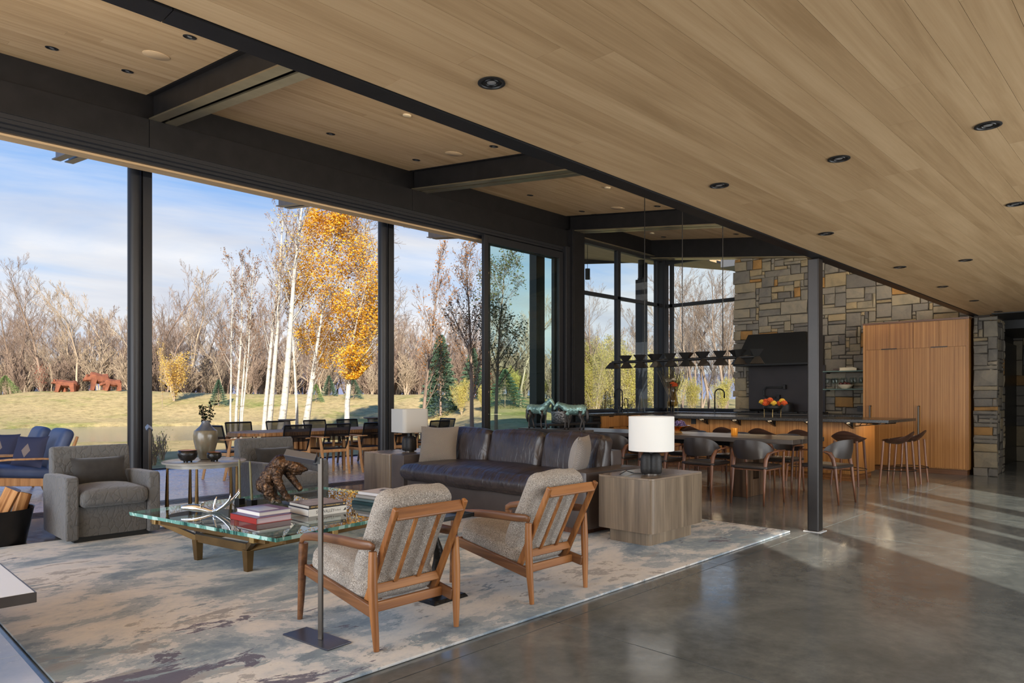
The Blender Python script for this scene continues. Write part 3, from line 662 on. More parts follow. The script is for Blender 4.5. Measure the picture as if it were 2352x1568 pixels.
for z0, z1 in ((1.02, 3.37), (3.45, 4.38)): MB().box(14.355, 6.75, z0, 14.365, 8.7, z1).build('pane', M['glass'], w)

# ---- stone walls, every stone a piece
def pack(W_, H_, unit, seed, skip=None):
    r = random.Random(seed); nx, nz = int(round(W_/unit)), int(round(H_/unit)); occ = [[False]*nx for _ in range(nz)]; out = []
    if skip:
        for j in range(nz):
            for i in range(nx):
                if skip((i+.5)*unit, (j+.5)*unit): occ[j][i] = True
    for j in range(nz):
        for i in range(nx):
            if occ[j][i]: continue
            big = r.random()
            w, h = (r.randint(5, 8), r.randint(3, 4)) if big < .16 else ((r.randint(2, 4), r.randint(2, 3)) if big < .45 else ((r.randint(4, 8), r.randint(1, 2)) if big < .9 else (r.randint(1, 2), r.randint(1, 2))))
            ww = 0
            while ww < w and i+ww < nx and not occ[j][i+ww]: ww += 1
            hh = 1
            while hh < h and j+hh < nz and all(not occ[j+hh][i+q] for q in range(ww)): hh += 1
            for b in range(hh):
                for a in range(ww): occ[j+b][i+a] = True
            out.append((i*unit, j*unit, (i+ww)*unit, (j+hh)*unit))
    return out
def stones(root, rects, place, mat, seed, proud=(.012, .030), gap=.009, back=.06, ragged=None):
    r = random.Random(seed)
    for a0, b0, a1, b1 in rects:
        p = r.uniform(*proud); ch = .008; j = lambda: r.uniform(-.007, .007)
        a0_, a1_, b0_, b1_ = a0+gap/2, a1-gap/2, b0+gap/2, b1-gap/2
        if ragged and a0 < .001: a0_ -= r.uniform(-.01, ragged)
        o = [(a0_+j(), b0_+j()), (a1_+j(), b0_+j()), (a1_+j(), b1_+j()), (a0_+j(), b1_+j())]
        ca, cb = (a0_+a1_)/2, (b0_+b1_)/2
        vs = [place(a, b, -back) for a, b in o]+[place(a, b, p-ch*1.2) for a, b in o]
        vs += [place(a+math.copysign(ch, ca-a), b+math.copysign(ch, cb-b), p+r.uniform(-.006, .008)) for a, b in o]
        vs.append(place(ca+j()*3, cb+j()*2, p+r.uniform(.0, .014)))
        fs = [(i, (i+1) % 4, 4+(i+1) % 4, 4+i) for i in range(4)]+[(4+i, 4+(i+1) % 4, 8+(i+1) % 4, 8+i) for i in range(4)]+[(8+i, 8+(i+1) % 4, 12) for i in range(4)]
        MB().add(vs, fs).build('stone', mat, root)
sw = struct('wall_stone', MB().box(13.955, 2.3, 0, 14.30, 6.9, 4.0), M['joint'])
def skip_main(a, b):       # a runs from the left end (y = 6.95) toward the right, b up from .95
    y = 6.95-a; z = .95+b
    if y < 4.12 and z < 2.5: return True
    if 5.08 < y < 6.58 and z < 1.90: return True
    if z > ez(y)+.02: return True
    return 5.1 < y < 6.4 and 1.85 < z < 2.5
stones(sw, pack(4.4, 3.25, .066, 5, skip_main), lambda a, b, p: (13.93-p, 6.95-a, .95+b), M['stone'], 5, ragged=.05)
pl = struct('wall_pillar', MB().box(13.42, 2.33, 0, 14.43, 2.55, 2.6), M['joint'])
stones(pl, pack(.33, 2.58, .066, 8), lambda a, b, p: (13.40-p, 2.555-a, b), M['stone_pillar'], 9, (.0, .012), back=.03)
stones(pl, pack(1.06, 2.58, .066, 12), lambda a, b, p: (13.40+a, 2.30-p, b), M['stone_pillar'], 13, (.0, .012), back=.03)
hw = struct('wall_hall', MB().box(17.0, -4, 0, 17.3, 4.0, 2.6), M['joint'])
stones(hw, pack(3.3, 2.58, .1, 31), lambda a, b, p: (16.97-p, 3.3-a, b), M['stone_shaded'], 31)
struct('door_2', MB().box(14.7, 2.46, 0, 14.95, 2.56, 2.2).box(14.9, 2.50, 0, 17, 2.53, 2.3), M['blackm'])
struct('ceiling.002', MB().box(14.45, -.5, 2.44, 17, 2.6, 2.60).box(13.2, 1.75, 2.585, 14.6, 2.27, 2.60), M['black'])
struct('wall_kitchen_end', MB().box(14.3, 2.55, 0, 17.2, 2.75, 4.3).box(14.3, 2.7, 0, 14.45, 6.75, 4.3), M['steel'])

# rear wall behind the camera: glazing with posts, solid at both ends
rw_ = struct('wall_back', MB().box(-4.5, -2.85, 0, 1.5, -2.65, 2.6).box(1.5, -2.85, 0, 2.53, -2.65, 2.12).box(2.53, -2.85, 0, 2.73, -2.65, 2.6).box(7.55, -2.85, 0, 18.5, -2.65, 2.6).box(1.5, -2.85, 2.575, 7.55, -2.65, 2.6), M['ceil'])
wn = struct('window_3', MB().box(2.73, -2.80, 0, 7.55, -2.70, .06).box(4.18, -2.80, .06, 4.56, -2.70, 2.575).box(4.80, -2.80, .06, 5.18, -2.70, 2.575).box(5.98, -2.80, .06, 6.27, -2.70, 2.575), M['frame'])
for a, c in ((2.73, 4.18), (4.56, 4.80), (5.18, 5.98), (6.27, 7.55)): MB().box(a, -2.755, .06, c, -2.745, 2.575).build('pane', M['glass'], wn)
# ---------------------------------------------------------------- outdoors
def pol(px, f, z=0):            # ground point f metres out on the bearing that runs through photo column px
    t = (px-1176)/1606.0
    return V3((f*(CA+t*SA), f*(SA-t*CA), z))
def interp(x, tab):
    if x <= tab[0][0]: return tab[0][1]
    for (a, va), (b, vb) in zip(tab, tab[1:]):
        if x <= b: return va+(vb-va)*(x-a)/(b-a)
    return tab[-1][1]
NEAR = [(-1500, 24), (0, 26), (340, 29), (700, 31), (900, 33), (985, 35), (1010, 39), (1045, 44)]
FAR = [(-1500, 38), (0, 39.7), (500, 43.5), (900, 47), (1000, 48), (1045, 44.5)]
TOP = [(-1500, 908), (0, 907), (60, 900), (250, 894), (330, 896), (500, 904), (900, 906), (1060, 904), (1150, 910), (1240, 925), (1340, 912)]
def sstep(a, b, x):
    t = max(0, min(1, (x-a)/(b-a))); return t*t*(3-2*t)
def ground(px, f):
    fa = interp(px, FAR); ne = interp(px, NEAR)
    w = sstep(980, 1140, px)                                    # 0 = pond side, 1 = dry side
    ztop = 1.28+(911-interp(px, TOP))*(fa+15)/1606
    if f < ne: zp = -.22-.25*sstep(13, ne, f)-.12*sstep(ne-1.0, ne, f)
    elif f < fa: zp = -1.1
    else: zp = -.6+.22*sstep(fa, fa+.8, f)+(ztop+.38)*sstep(fa+.3, fa+17, f)-.9*sstep(fa+17, fa+40, f)
    zd = -.3+.3*sstep(13, 32, f)+1.2*sstep(32, 60, f)*(1-sstep(1180, 1290, px)*.75)+.5*sstep(60, 110, f)
    z = zp*(1-w)+zd*w
    p = pol(px, f)
    return z+.10*noise.noise(V3((p.x*.25, p.y*.25, 3)))*sstep(14, 20, f)
def build_ground():
    mb = MB(); na, nr = 190, 92; a0, a1 = math.radians(-80), math.radians(72)
    rs = [12.5*(160/12.5)**(i/(nr-1)) for i in range(nr)]
    vs = []; fs = []
    for i in range(na+1):
        a = a0+(a1-a0)*i/na
        for r in rs:
            f = r*math.cos(a); px = 1176+1606*math.tan(a)
            fe = r if abs(a) > .9 else f+(r-f)*sstep(.55, .9, abs(a))
            vs.append((r*(CA*math.cos(a)+SA*math.sin(a)), r*(SA*math.cos(a)-CA*math.sin(a)), ground(px, fe)))
    for i in range(na):
        for j in range(nr-1): fs.append((i*nr+j, i*nr+j+1, (i+1)*nr+j+1, (i+1)*nr+j))
    mb.add(vs, fs)
    o = mb.build('meadow', M['grass'], smooth=True, ang=0); o['kind'] = 'structure'
    far = MB().box(-260, -60, -1.6, 260, 320, -1.4).build('valley_floor', M['grass']); far['kind'] = 'structure'
build_ground()
def build_water():
    pts = [pol(px, interp(px, NEAR)-1.2) for px in range(-900, 1051, 50)]+[pol(px, interp(px, FAR)+1.0) for px in range(1050, -901, -50)]
    mb = MB().add([(p.x, p.y, -.52) for p in pts], [tuple(range(len(pts)))])
    me = mb.mesh('pond', M['water'])
    o = link('pond', me); tag(o, 'still grey green pond between the terrace lawn and the grassy mound', 'pond')
build_water()

# ---- trees
def branches(seed, h, r0, n1, up=.55, spread=.5, levels=3, kids=(9, 7), start=.25, lean=(0, 0), crook=.05, tip=.004, ratio=.45, len1=.42, multi=1):
    """returns polylines (points, radii, level) of a tree standing at the origin"""
    r = random.Random(seed); out = []
    def grow(p, d, L, rad, lv):
        n = 6 if lv == 0 else (4 if lv == 1 else 3); pts = [p.copy()]; rr = [rad]; q = p.copy()
        for i in range(n):
            d = (d+V3((r.gauss(0, crook), r.gauss(0, crook), r.gauss(0, crook)+(.06*up if lv else .02)))).normalized()
            q = q+d*(L/n); pts.append(q.copy()); rr.append(max(tip, rad*(1-(i+1)/n*.86)))
        out.append((pts, rr, lv))
        if lv >= levels: return
        k = n1 if lv == 0 else kids[min(lv-1, len(kids)-1)]
        for i in range(k):
            t = (start if lv == 0 else .15)+(1-(start if lv == 0 else .15))*(i+r.random())/k
            s = t*n; a = min(int(s), n-1); b = pts[a].lerp(pts[a+1], s-a)
            dd = (pts[a+1]-pts[a]).normalized()
            az = r.random()*2*PI; side = V3((math.cos(az), math.sin(az), 0)); side = (side-dd*side.dot(dd)).normalized()
            sp = spread*r.uniform(.7, 1.25)
            nd = (dd*math.cos(sp)+side*math.sin(sp)).normalized(); nd.z += up*.25; nd.normalize()
            ll = L*(len1 if lv == 0 else .5)*(1.15-.75*t)*r.uniform(.7, 1.15)
            grow(b, nd, ll, max(tip, rr[a]*ratio), lv+1)
    for m in range(multi):
        a = 2*PI*m/max(1, multi)+r.random(); off = 0 if multi == 1 else .25*r0*8
        d = V3((lean[0]+(math.cos(a)*.16 if multi > 1 else 0), lean[1]+(math.sin(a)*.16 if multi > 1 else 0), 1)).normalized()
        grow(V3((math.cos(a)*off*.3, math.sin(a)*off*.3, -.15)), d, h*(1 if m == 0 else r.uniform(.75, 1)), r0*(1 if m == 0 else .8), 0)
    return out
def bark_mesh(name, br, mat, minlv=0, maxlv=9):
    mb = MB()
    for pts, rr, lv in br:
        if minlv <= lv <= maxlv: mb.tube(pts, rr, 9 if lv == 0 and rr[0] > .06 else (5 if lv == 0 else 3), cap=False)
    return mb.mesh(name, mat, True, 0)
def leaf_mesh(name, br, mat, n, size, seed, lv=(2, 3), spread=.12, filt=None):
    r = random.Random(seed); tips = [(p, a) for p, a, l in br if l in lv]; mb = MB(); c = 0; tries = 0
    while c < n and tries < n*4:
        tries += 1
        pts, rr = r.choice(tips); t = r.random()*(len(pts)-1); a = int(t); q = pts[a].lerp(pts[min(a+1, len(pts)-1)], t-a)+V3((r.gauss(0, spread), r.gauss(0, spread), r.gauss(0, spread)))
        if filt and not filt(q, r): continue
        u = V3((r.gauss(0, 1), r.gauss(0, 1), r.gauss(0, 1))).normalized(); w = u.orthogonal().normalized(); s = size*r.uniform(.6, 1.3)
        mb.add([tuple(q-u*s*.6), tuple(q+w*s*.45), tuple(q+u*s*.6), tuple(q-w*s*.45)], [(0, 1, 2, 3)]); c += 1
    return mb.mesh(name, mat)
def plant(name, label, cat, px, f, barkme, leafme=None, group=None, rz=0, sc=1.0, lname='leaves', tname='trunk', twigs=None):
    p = pol(px, f); t = thing(name, label, cat, (p.x, p.y, ground(px, f)), rz, group); t.scale = (sc, sc, sc)
    if barkme: link(tname, barkme, t)
    if twigs: link('branches', twigs, t)['kind'] = 'stuff'
    if leafme:
        o = link(lname, leafme, t); o['kind'] = 'stuff'
    return t
def forest():
    r = random.Random(4)
    pro = []
    for k, kw in enumerate((dict(h=13, r0=.15, n1=17, up=.7, spread=.62, kids=(9, 6), crook=.11, start=.22, len1=.45), dict(h=11, r0=.11, n1=19, up=.7, spread=.55, kids=(9, 6), crook=.10, start=.18, len1=.34),
                            dict(h=10, r0=.09, n1=13, up=.7, spread=.5, kids=(9, 6), crook=.11, start=.12, multi=3, len1=.36), dict(h=14, r0=.18, n1=15, up=.7, spread=.6, kids=(10, 6), crook=.11, start=.3, len1=.5, multi=2))):
        br = branches(50+k, tip=.008, ratio=.38, **kw); pro.append((bark_mesh('bare_tree', br, M['bark_pale' if k == 1 else 'bark']), kw['h']))
    shrub = [bark_mesh('bare_shrub', branches(80+k, 3.6, .045, 9, up=.8, spread=.5, kids=(7, 5), start=.08, multi=7, tip=.01, len1=.5), M['bark'] if k else M['bark_pale']) for k in range(2)]
    gl, gg = 'tall leafless tree in the brown woods beyond the pond', 'bare trees in the woods'
    def put(k, px, f, ytop):
        z = ground(px, f); h = (1.28+(911-ytop)*f/1606)-z
        p = pol(px, f); o = link('bare_tree', pro[k][0]); o.location = (p.x, p.y, z); s = h/pro[k][1]; o.scale = (s*1.0, s*1.0, s); o.rotation_euler = (0, 0, r.random()*6.28)
        w_ = 'left of the left column' if px < 300 else ('between the two round columns' if px < 878 else ('right of the middle column' if px < 1120 else ('through the sliding door glass' if px < 1310 else 'through the kitchen windows')))
        tag(o, 'leafless tree in the woods beyond the pond, seen '+w_ if px < 1310 else 'tall leafless tree behind the willows, seen '+w_, 'tree', 'bare trees '+w_)
    # the skyline trees, each with its height read from the photo
    for px, yt, k, f in ((-60, 640, 0, 78), (28, 655, 3, 76), (98, 615, 0, 70), (150, 668, 1, 72), (178, 640, 1, 66), (215, 720, 2, 80), (262, 640, 1, 74), (350, 602, 0, 76), (385, 680, 2, 82), (432, 622, 1, 78), (470, 690, 0, 90), (520, 680, 2, 84),
                         (570, 690, 0, 90), (612, 680, 2, 86), (660, 700, 1, 90), (905, 690, 2, 84), (935, 665, 1, 80), (985, 705, 0, 88), (1050, 700, 2, 86), (1110, 690, 1, 82), (1195, 640, 1, 46), (1225, 690, 1, 56), (1368, 690, 3, 40), (1345, 740, 2, 44), (1415, 740, 1, 46), (1450, 770, 1, 52), (1500, 740, 1, 50),
                         (1565, 640, 0, 52), (1595, 632, 3, 50), (1630, 640, 0, 54), (1668, 630, 3, 50), (1700, 640, 0, 56), (1740, 650, 2, 54), (1612, 660, 2, 60), (1650, 665, 2, 62), (1545, 690, 2, 58), (1580, 680, 1, 66)):
        put(k, px, f, yt)
    for i in range(120):
        px = r.uniform(-220, 1330); f = r.uniform(70, 118)
        put(r.choice((0, 1, 2, 2)), px, f, r.gauss(738, 22) if px < 1130 else r.gauss(790, 20))
    for i in range(26): put(r.choice((0, 1, 2)), r.uniform(1330, 1760), r.uniform(60, 95), r.gauss(770, 25))
    th = 'low thicket of bare brown brush at the edge of the woods'
    for i in range(150):
        px = r.uniform(-220, 1320); f = r.uniform(63, 100); p = pol(px, f); o = link('bare_shrub', r.choice(shrub)); s = r.uniform(.8, 1.5)*f/75
        o.location = (p.x, p.y, ground(px, f)); o.scale = (s*1.25, s*1.25, s); o.rotation_euler = (0, 0, r.random()*6.28); w_ = 'left of the left column' if px < 300 else ('between the two round columns' if px < 878 else 'right of the middle column'); tag(o, 'low bare brown brush at the wood edge, seen '+w_, 'shrub', 'bare brush '+w_)
    # distant hill behind the trunks
    mb = MB(); N = 60; vs = []
    for i in range(N+1):
        px = -900+i*60; p = pol(px, 210); q = pol(px, 235); h = 9+4*noise.noise(V3((i*.22, 0, 0)))+3*noise.noise(V3((i*.7, 5, 0)))
        vs += [(p.x, p.y, -2), (q.x, q.y, h), (q.x*1.2, q.y*1.2, -2)]
    fs = []
    for i in range(N): a, b = i*3, i*3+3; fs += [(a, b, b+1, a+1), (a+1, b+1, b+2, a+2)]
    o = mb.add(vs, fs).build('distant_hill', plain('blue_grey_hill', (128, 132, 150), .95, 0, .05), smooth=True, ang=0); o['kind'] = 'structure'
forest()
def aspens():
    lb = 'white barked aspen '
    g = 'young aspens by the pond'
    data = [  # px at the foot, f, px of the top, y of the top, trunk radius, label
        (530, 28.5, 527, 600, .055, 'slender leaning aspen at the left edge of the clump'), (541, 28.8, 552, 585, .07, 'tall thin aspen forking near its foot'),
        (549, 29.2, 575, 605, .06, 'thin straight aspen beside the forked one'), (553, 28.4, 566, 600, .05, 'thinnest aspen of the left clump'),
        (604, 28, 632, 500, .10, 'grey white aspen with a pale scarred foot, left of the leaning pair'), (614, 27.6, 660, 485, .12, 'stout pale aspen leaning right beside the white one'),
        (682, 29.5, 692, 560, .075, 'slim aspen close behind the whitest trunk'), (697, 28.2, 738, 690, .16, 'thick white aspen with black scars, left of the gold crown')]
    for k, (px, f, pt, yt, rad, lab) in enumerate(data):
        z = ground(px, f); h = 1.28+(911-yt)*f/1606-z; dx = (pt-px)*f/1606/h
        br = branches(200+k, h, rad, 16, up=.9, spread=.6, kids=(6, 4), start=.38, lean=(dx*SA, -dx*CA), crook=.022, tip=.005, ratio=.33, len1=.26)
        lf = leaf_mesh('aspen_leaves', br, M['leaf_brown'], 420, .055, k, lv=(2, 3), spread=.05)
        plant('aspen_tree', lab, 'tree', px, f, bark_mesh('aspen_trunk', br, M['aspen'], 0, 1), lf, g, twigs=bark_mesh('aspen_branches', br, M['bark'], 2))
    # the whitest trunk
    px, f = 640, 26.5; z = ground(px, f); h = 1.28+(911-430)*f/1606-z; dx = 62*f/1606/h
    br = branches(231, h, .155, 18, up=.9, spread=.75, kids=(7, 4), start=.45, lean=(dx*SA, -dx*CA), crook=.02, tip=.006, ratio=.3, len1=.3)
    plant('aspen_tree', 'brightest white aspen trunk, leaning right, tallest of the clump', 'tree', px, f, bark_mesh('aspen_trunk', br, M['aspen'], 0, 1), leaf_mesh('aspen_leaves', br, M['leaf_gold'], 900, .06, 3, lv=(2, 3), spread=.1), g, twigs=bark_mesh('aspen_branches', br, M['bark'], 2))
    # golden crown
    px, f = 796, 30; z = ground(px, f); h = 1.28+(911-466)*f/1606-z
    br = branches(240, h*.98, .13, 34, up=.55, spread=.95, kids=(9, 6), start=.26, lean=(-.045*SA, .045*CA), crook=.04, tip=.006, ratio=.4, len1=.46)
    rc = random.Random(5); lm = MB(); c = 0; lx, ly = -.045*SA, .045*CA
    while c < 32000:                                # leaves in clumps through the crown
        t = .25+.77*rc.random()**.92; R_ = 2.35*(math.sin(PI*min(1, (t-.16)/.9))**.7)*(1.0 if t > .36 else .55+(t-.25)*4)
        q_ = math.sqrt(rc.random())*R_; an = rc.random()*2*PI; q = V3((q_*math.cos(an)+lx*t*h, q_*math.sin(an)+ly*t*h, t*h))
        if 1.3*noise.noise(q*.85+V3((4, 1, 0)))+.7*noise.noise(q*2.6)+.34-.5*max(0, q_/R_-.62) < rc.random()*.7: continue
        u = V3((rc.gauss(0, 1), rc.gauss(0, 1), rc.gauss(0, 1))).normalized(); w = u.orthogonal().normalized(); s_ = .084*rc.uniform(.6, 1.25)
        lm.add([tuple(q-u*s_*.6), tuple(q+w*s_*.45), tuple(q+u*s_*.6), tuple(q-w*s_*.45)], [(0, 1, 2, 3)]); c += 1
    plant('aspen_tree', 'aspen in full golden leaf left of the middle column', 'tree', px, f, bark_mesh('aspen_trunk', br, M['aspen'], 0, 1), lm.mesh('aspen_leaves', M['leaf_gold']), g, twigs=bark_mesh('aspen_branches', br, M['bark'], 2))
    # two young trees beyond the lamp
    px, f = 968, 25; z = ground(px, f); h = 1.28+(911-596)*f/1606-z; dx = 44*f/1606/h
    br = branches(251, h, .075, 20, up=.9, spread=.62, kids=(7, 5), start=.16, lean=(dx*SA, -dx*CA), crook=.03, tip=.005, ratio=.42, len1=.36)
    plant('young_tree', 'young tree with sparse orange leaves above the far lamp', 'tree', px, f, bark_mesh('young_trunk', br, M['bark']), leaf_mesh('young_leaves', br, M['leaf_orange'], 1500, .055, 8, spread=.05))
    px, f = 1085, 22; z = ground(px, f); h = 1.28+(911-585)*f/1606-z
    br = branches(262, h, .075, 22, up=1.0, spread=.6, kids=(7, 5), start=.22, lean=(0, 0), crook=.03, tip=.005, ratio=.4, len1=.42)
    plant('young_tree', 'young tree with dry brown leaves left of the glass door', 'tree', px, f, bark_mesh('young_trunk', br, M['bark']), leaf_mesh('young_leaves', br, M['leaf_brown'], 1500, .062, 9, spread=.06))
    px, f = 1140, 23; z = ground(px, f); h = 1.28+(911-598)*f/1606-z
    br = branches(271, h, .07, 22, up=.8, spread=.75, kids=(7, 5), start=.3, lean=(.03, -.02), crook=.03, tip=.005, ratio=.4, len1=.4)
    plant('young_tree', 'dull green leafy tree seen through the tinted door glass', 'tree', px, f, bark_mesh('young_trunk', br, M['bark']), leaf_mesh('young_leaves', br, M['leaf_dull'], 3800, .066, 10, spread=.1))
aspens()
def conifer(name, label, px, f, ytop, w, seed, mat, n=5200):
    r = random.Random(seed); z0 = ground(px, f); h = 1.28+(911-ytop)*f/1606-z0; mb = MB(); tk = MB().tube([(0, 0, -.1), (0, 0, h*.95)], [.05*h/3, .01], 6)
    lf = MB()
    for i in range(n):
        t = r.random()**.75; z = h*(.03+.97*t); R_ = w/2*(1-t)**.85*(.55+.45*abs(math.sin(t*38)))*r.uniform(.55, 1)**.5; a = r.random()*2*PI
        q = V3((math.cos(a)*R_, math.sin(a)*R_, z-.12*R_)); d = V3((math.cos(a), math.sin(a), r.uniform(-.25, .35))).normalized(); s = h*.042*r.uniform(.7, 1.3); sd = d.cross(V3((r.gauss(0, 1), r.gauss(0, 1), r.gauss(0, 1)))).normalized()*s*.2
        lf.add([tuple(q-d*s*.3-sd), tuple(q-d*s*.3+sd), tuple(q+d*s)], [(0, 1, 2)])
    p = pol(px, f); t = thing(name, label, 'tree', (p.x, p.y, z0), 0); tk.build('trunk', M['bark'], t)
    o = lf.build('needles', mat, t); o['kind'] = 'stuff'
conifer('spruce', 'round yellow green spruce at the left end of the mound', 12, 55, 862, 2.9, 1, M['needle_y'])
conifer('spruce', 'small blue green spruce left of the aspens', 502, 52, 872, 1.6, 2, M['needle'])
conifer('spruce', 'low spruce on the mound behind the thick aspen', 726, 56, 882, 1.6, 3, M['needle_y'])
conifer('spruce', 'little pointed spruce on the mound right of the thick aspen', 756, 60, 862, 1.7, 4, M['needle'])
conifer('spruce', 'dark spruce on the mound under the golden crown', 812, 58, 868, 2.0, 5, M['needle'])
conifer('spruce', 'tall pointed spruce behind the young orange tree', 1012, 50, 770, 3.4, 6, M['needle'], 8000)
conifer('spruce', 'spruce behind the brown leaved tree', 1086, 54, 800, 3.0, 7, M['needle'], 6000)
conifer('spruce', 'wide dark spruce behind the tinted glass', 1160, 46, 848, 3.6, 8, M['needle'], 8000)
def bush(name, label, px, f, h, w, seed, leaf, n, size=.07, multi=9, grp=None, bark='bark_pale'):
    br = branches(seed, h, .03, 7, up=.7, spread=.45, kids=(6,), levels=2, start=.1, multi=multi, tip=.006, len1=.5)
    bm = bark_mesh(name+'_stems', br, M[bark]); lm = leaf_mesh(name+'_leaves', br, M[leaf], n, size, seed, lv=(0, 1, 2), spread=.14)
    t = plant(name, label, 'shrub', px, f, bm, lm, grp, tname='stems'); t.scale = (w, w, 1); return bm, lm
bush('golden_bush', 'pale yellow bush on the mound behind the left column', 400, 53, 3.4, 1.15, 301, 'leaf_yellow', 2600, .09)
bush('golden_bush', 'thin yellow sapling left of the pale yellow bush', 373, 50, 4.6, .35, 302, 'leaf_yellow', 700, .09, 3)
bush('red_shrub', 'red twigged shrub behind the walking bear sculpture', 95, 62, 2.4, .9, 303, 'leaf_red', 500, .07)
bush('red_shrub', 'red twigged shrub right of the young brown tree', 1100, 56, 2.4, 1.4, 304, 'leaf_red', 1500, .08)
wb, wl = bush('willow_bush', 'yellow green willow thicket outside the kitchen window', 1350, 40, 4.3, 1.0, 310, 'leaf_willow', 9500, .075, 12, 'willow thicket')
rw = random.Random(9)
for px, f, s in ((1385, 42, 1.0), (1425, 39, .85), (1462, 41, .8), (1510, 40, .75), (1330, 44, 1.1), (1405, 47, 1.1), (1482, 48, .95), (1545, 44, .62), (1305, 42, .9), (1365, 38, .8), (1440, 44, .9), (1590, 46, .5), (1660, 46, .5), (1240, 46, .5), (1060, 46, .5), (1110, 44, .35), (1180, 48, .55)):
    plant('willow_bush', 'yellow green willow thicket outside the kitchen window' if px > 1230 else 'tawny brush on the rise beyond the young trees', 'shrub', px, f, wb, wl, 'willow thicket' if px > 1230 else 'brush on the rise', rw.random()*6, s, tname='stems')
for k, (px, f) in enumerate(((352, 15.5), (372, 17), (1010, 17.5), (1180, 15.2))):
    bush('dry_grass_clump', 'wispy dry grass clump in the lawn edge, '+['by the lamp pole', 'right of the lamp pole', 'behind the far sofa end', 'behind the sofa back cushions'][k], px, f, .75, .8, 330+k, 'leaf_willow', 160, .03, 7)

# ---- rusted steel bears on the mound
def facet_bear(name, label, px, f, L, H_, face, head_up=0.0, seed=1):
    p = pol(px, f); t = MB(); r = random.Random(seed)
    def ring(x, zc, ry, rz): return [(x, ry*math.cos(a)*(1+r.uniform(-.06, .06)), zc+rz*math.sin(a)*(1+r.uniform(-.06, .06))) for a in [PI/6+i*PI/3 for i in range(6)]]
    secs = [(-.50, .60, .10, .12), (-.42, .62, .24, .28), (-.15, .60, .27, .27), (.15, .66, .26, .30), (.32, .72, .22, .26), (.42, .70+head_up, .15, .17), (.56, .70+head_up*1.6, .15, .15), (.68, .64+head_up*1.7, .08, .08)]
    vs = []; fs = []
    for s in secs: vs += ring(s[0]*L, s[1]*H_, s[2]*L*.8, s[3]*H_)
    n = len(secs)
    for i in range(n-1):
        for j in range(6): fs.append((i*6+j, i*6+(j+1) % 6, (i+1)*6+(j+1) % 6, (i+1)*6+j))
    fs += [tuple(range(5, -1, -1)), tuple((n-1)*6+j for j in range(6))]
    t.add(vs, fs)
    for x, y, dx in ((-.36, .15, -.06), (-.36, -.15, .05), (.22, .15, .10), (.22, -.15, -.04)):
        t.bar((x*L, y*L, .6*H_), ((x+dx)*L, y*L*1.1, 0), .24*L, .2*L, (0, 1, 0), .15*L, .13*L)
        t.bar(((x+dx-.02)*L, y*L*1.1, .03*H_), ((x+dx+.12)*L, y*L*1.1, .03*H_), .13*L, .07*H_)
    for s in (-1, 1): t.bar((.50*L, s*.09*L, (.80+head_up*1.5)*H_), (.49*L, s*.12*L, (.93+head_up*1.5)*H_), .08*L, .05*L)
    o = t.build(name, M['rust']); o.location = (p.x, p.y, ground(px, f)); o.rotation_euler = (0, 0, face); tag(o, label, 'sculpture')
left_dir = math.atan2(CA, -SA)                       # facing picture left
facet_bear('bear_sculpture', 'rusted faceted bear walking left along the mound, leftmost', 153, 56.5, 1.75, 1.02, left_dir, .04, 1)
facet_bear('bear_sculpture', 'largest rusted faceted bear, head turned this way', 226, 57, 1.6, 1.5, left_dir+.75, -.05, 2)
facet_bear('bear_sculpture', 'rusted faceted bear cub by the left column', 258, 56, 1.3, 1.0, left_dir+.5, -.1, 3)
# ---------------------------------------------------------------- lounge
RT = math.radians
def rot(axis, deg): return Matrix.Rotation(RT(deg), 3, axis)
# rug with a bound edge
o = MB().soft((3.69, 4.95, .009), (5.76, 4.46, .018), .008, n=10).build('rug', M['rug'], smooth=True)
tag(o, 'large abstract rug in cream, grey blue and plum under the seating', 'rug')
ZR = .018
# pale stone hearth bench, lower left
t = thing('hearth_bench', 'pale stone bench slab with dark steel edge at lower left', 'bench', (-.5, 4.6, 0))
MB((-.5, 4.6, 0)).box(-1.6, 3.75, .365, .76, 5.35, .40).build('slab', M['whitestone'], t, bevel=.002)
MB((-.5, 4.6, 0)).box(-1.61, 3.742, .352, .768, 5.358, .398).box(-1.6, 4.0, .30, .5, 5.2, .352).build('steel_edge', M['steel_lt'], t, bevel=.002)
MB((-.5, 4.6, 0)).box(-1.6, 4.3, 0, -.4, 5.1, .30).build('plinth', M['steel'], t)

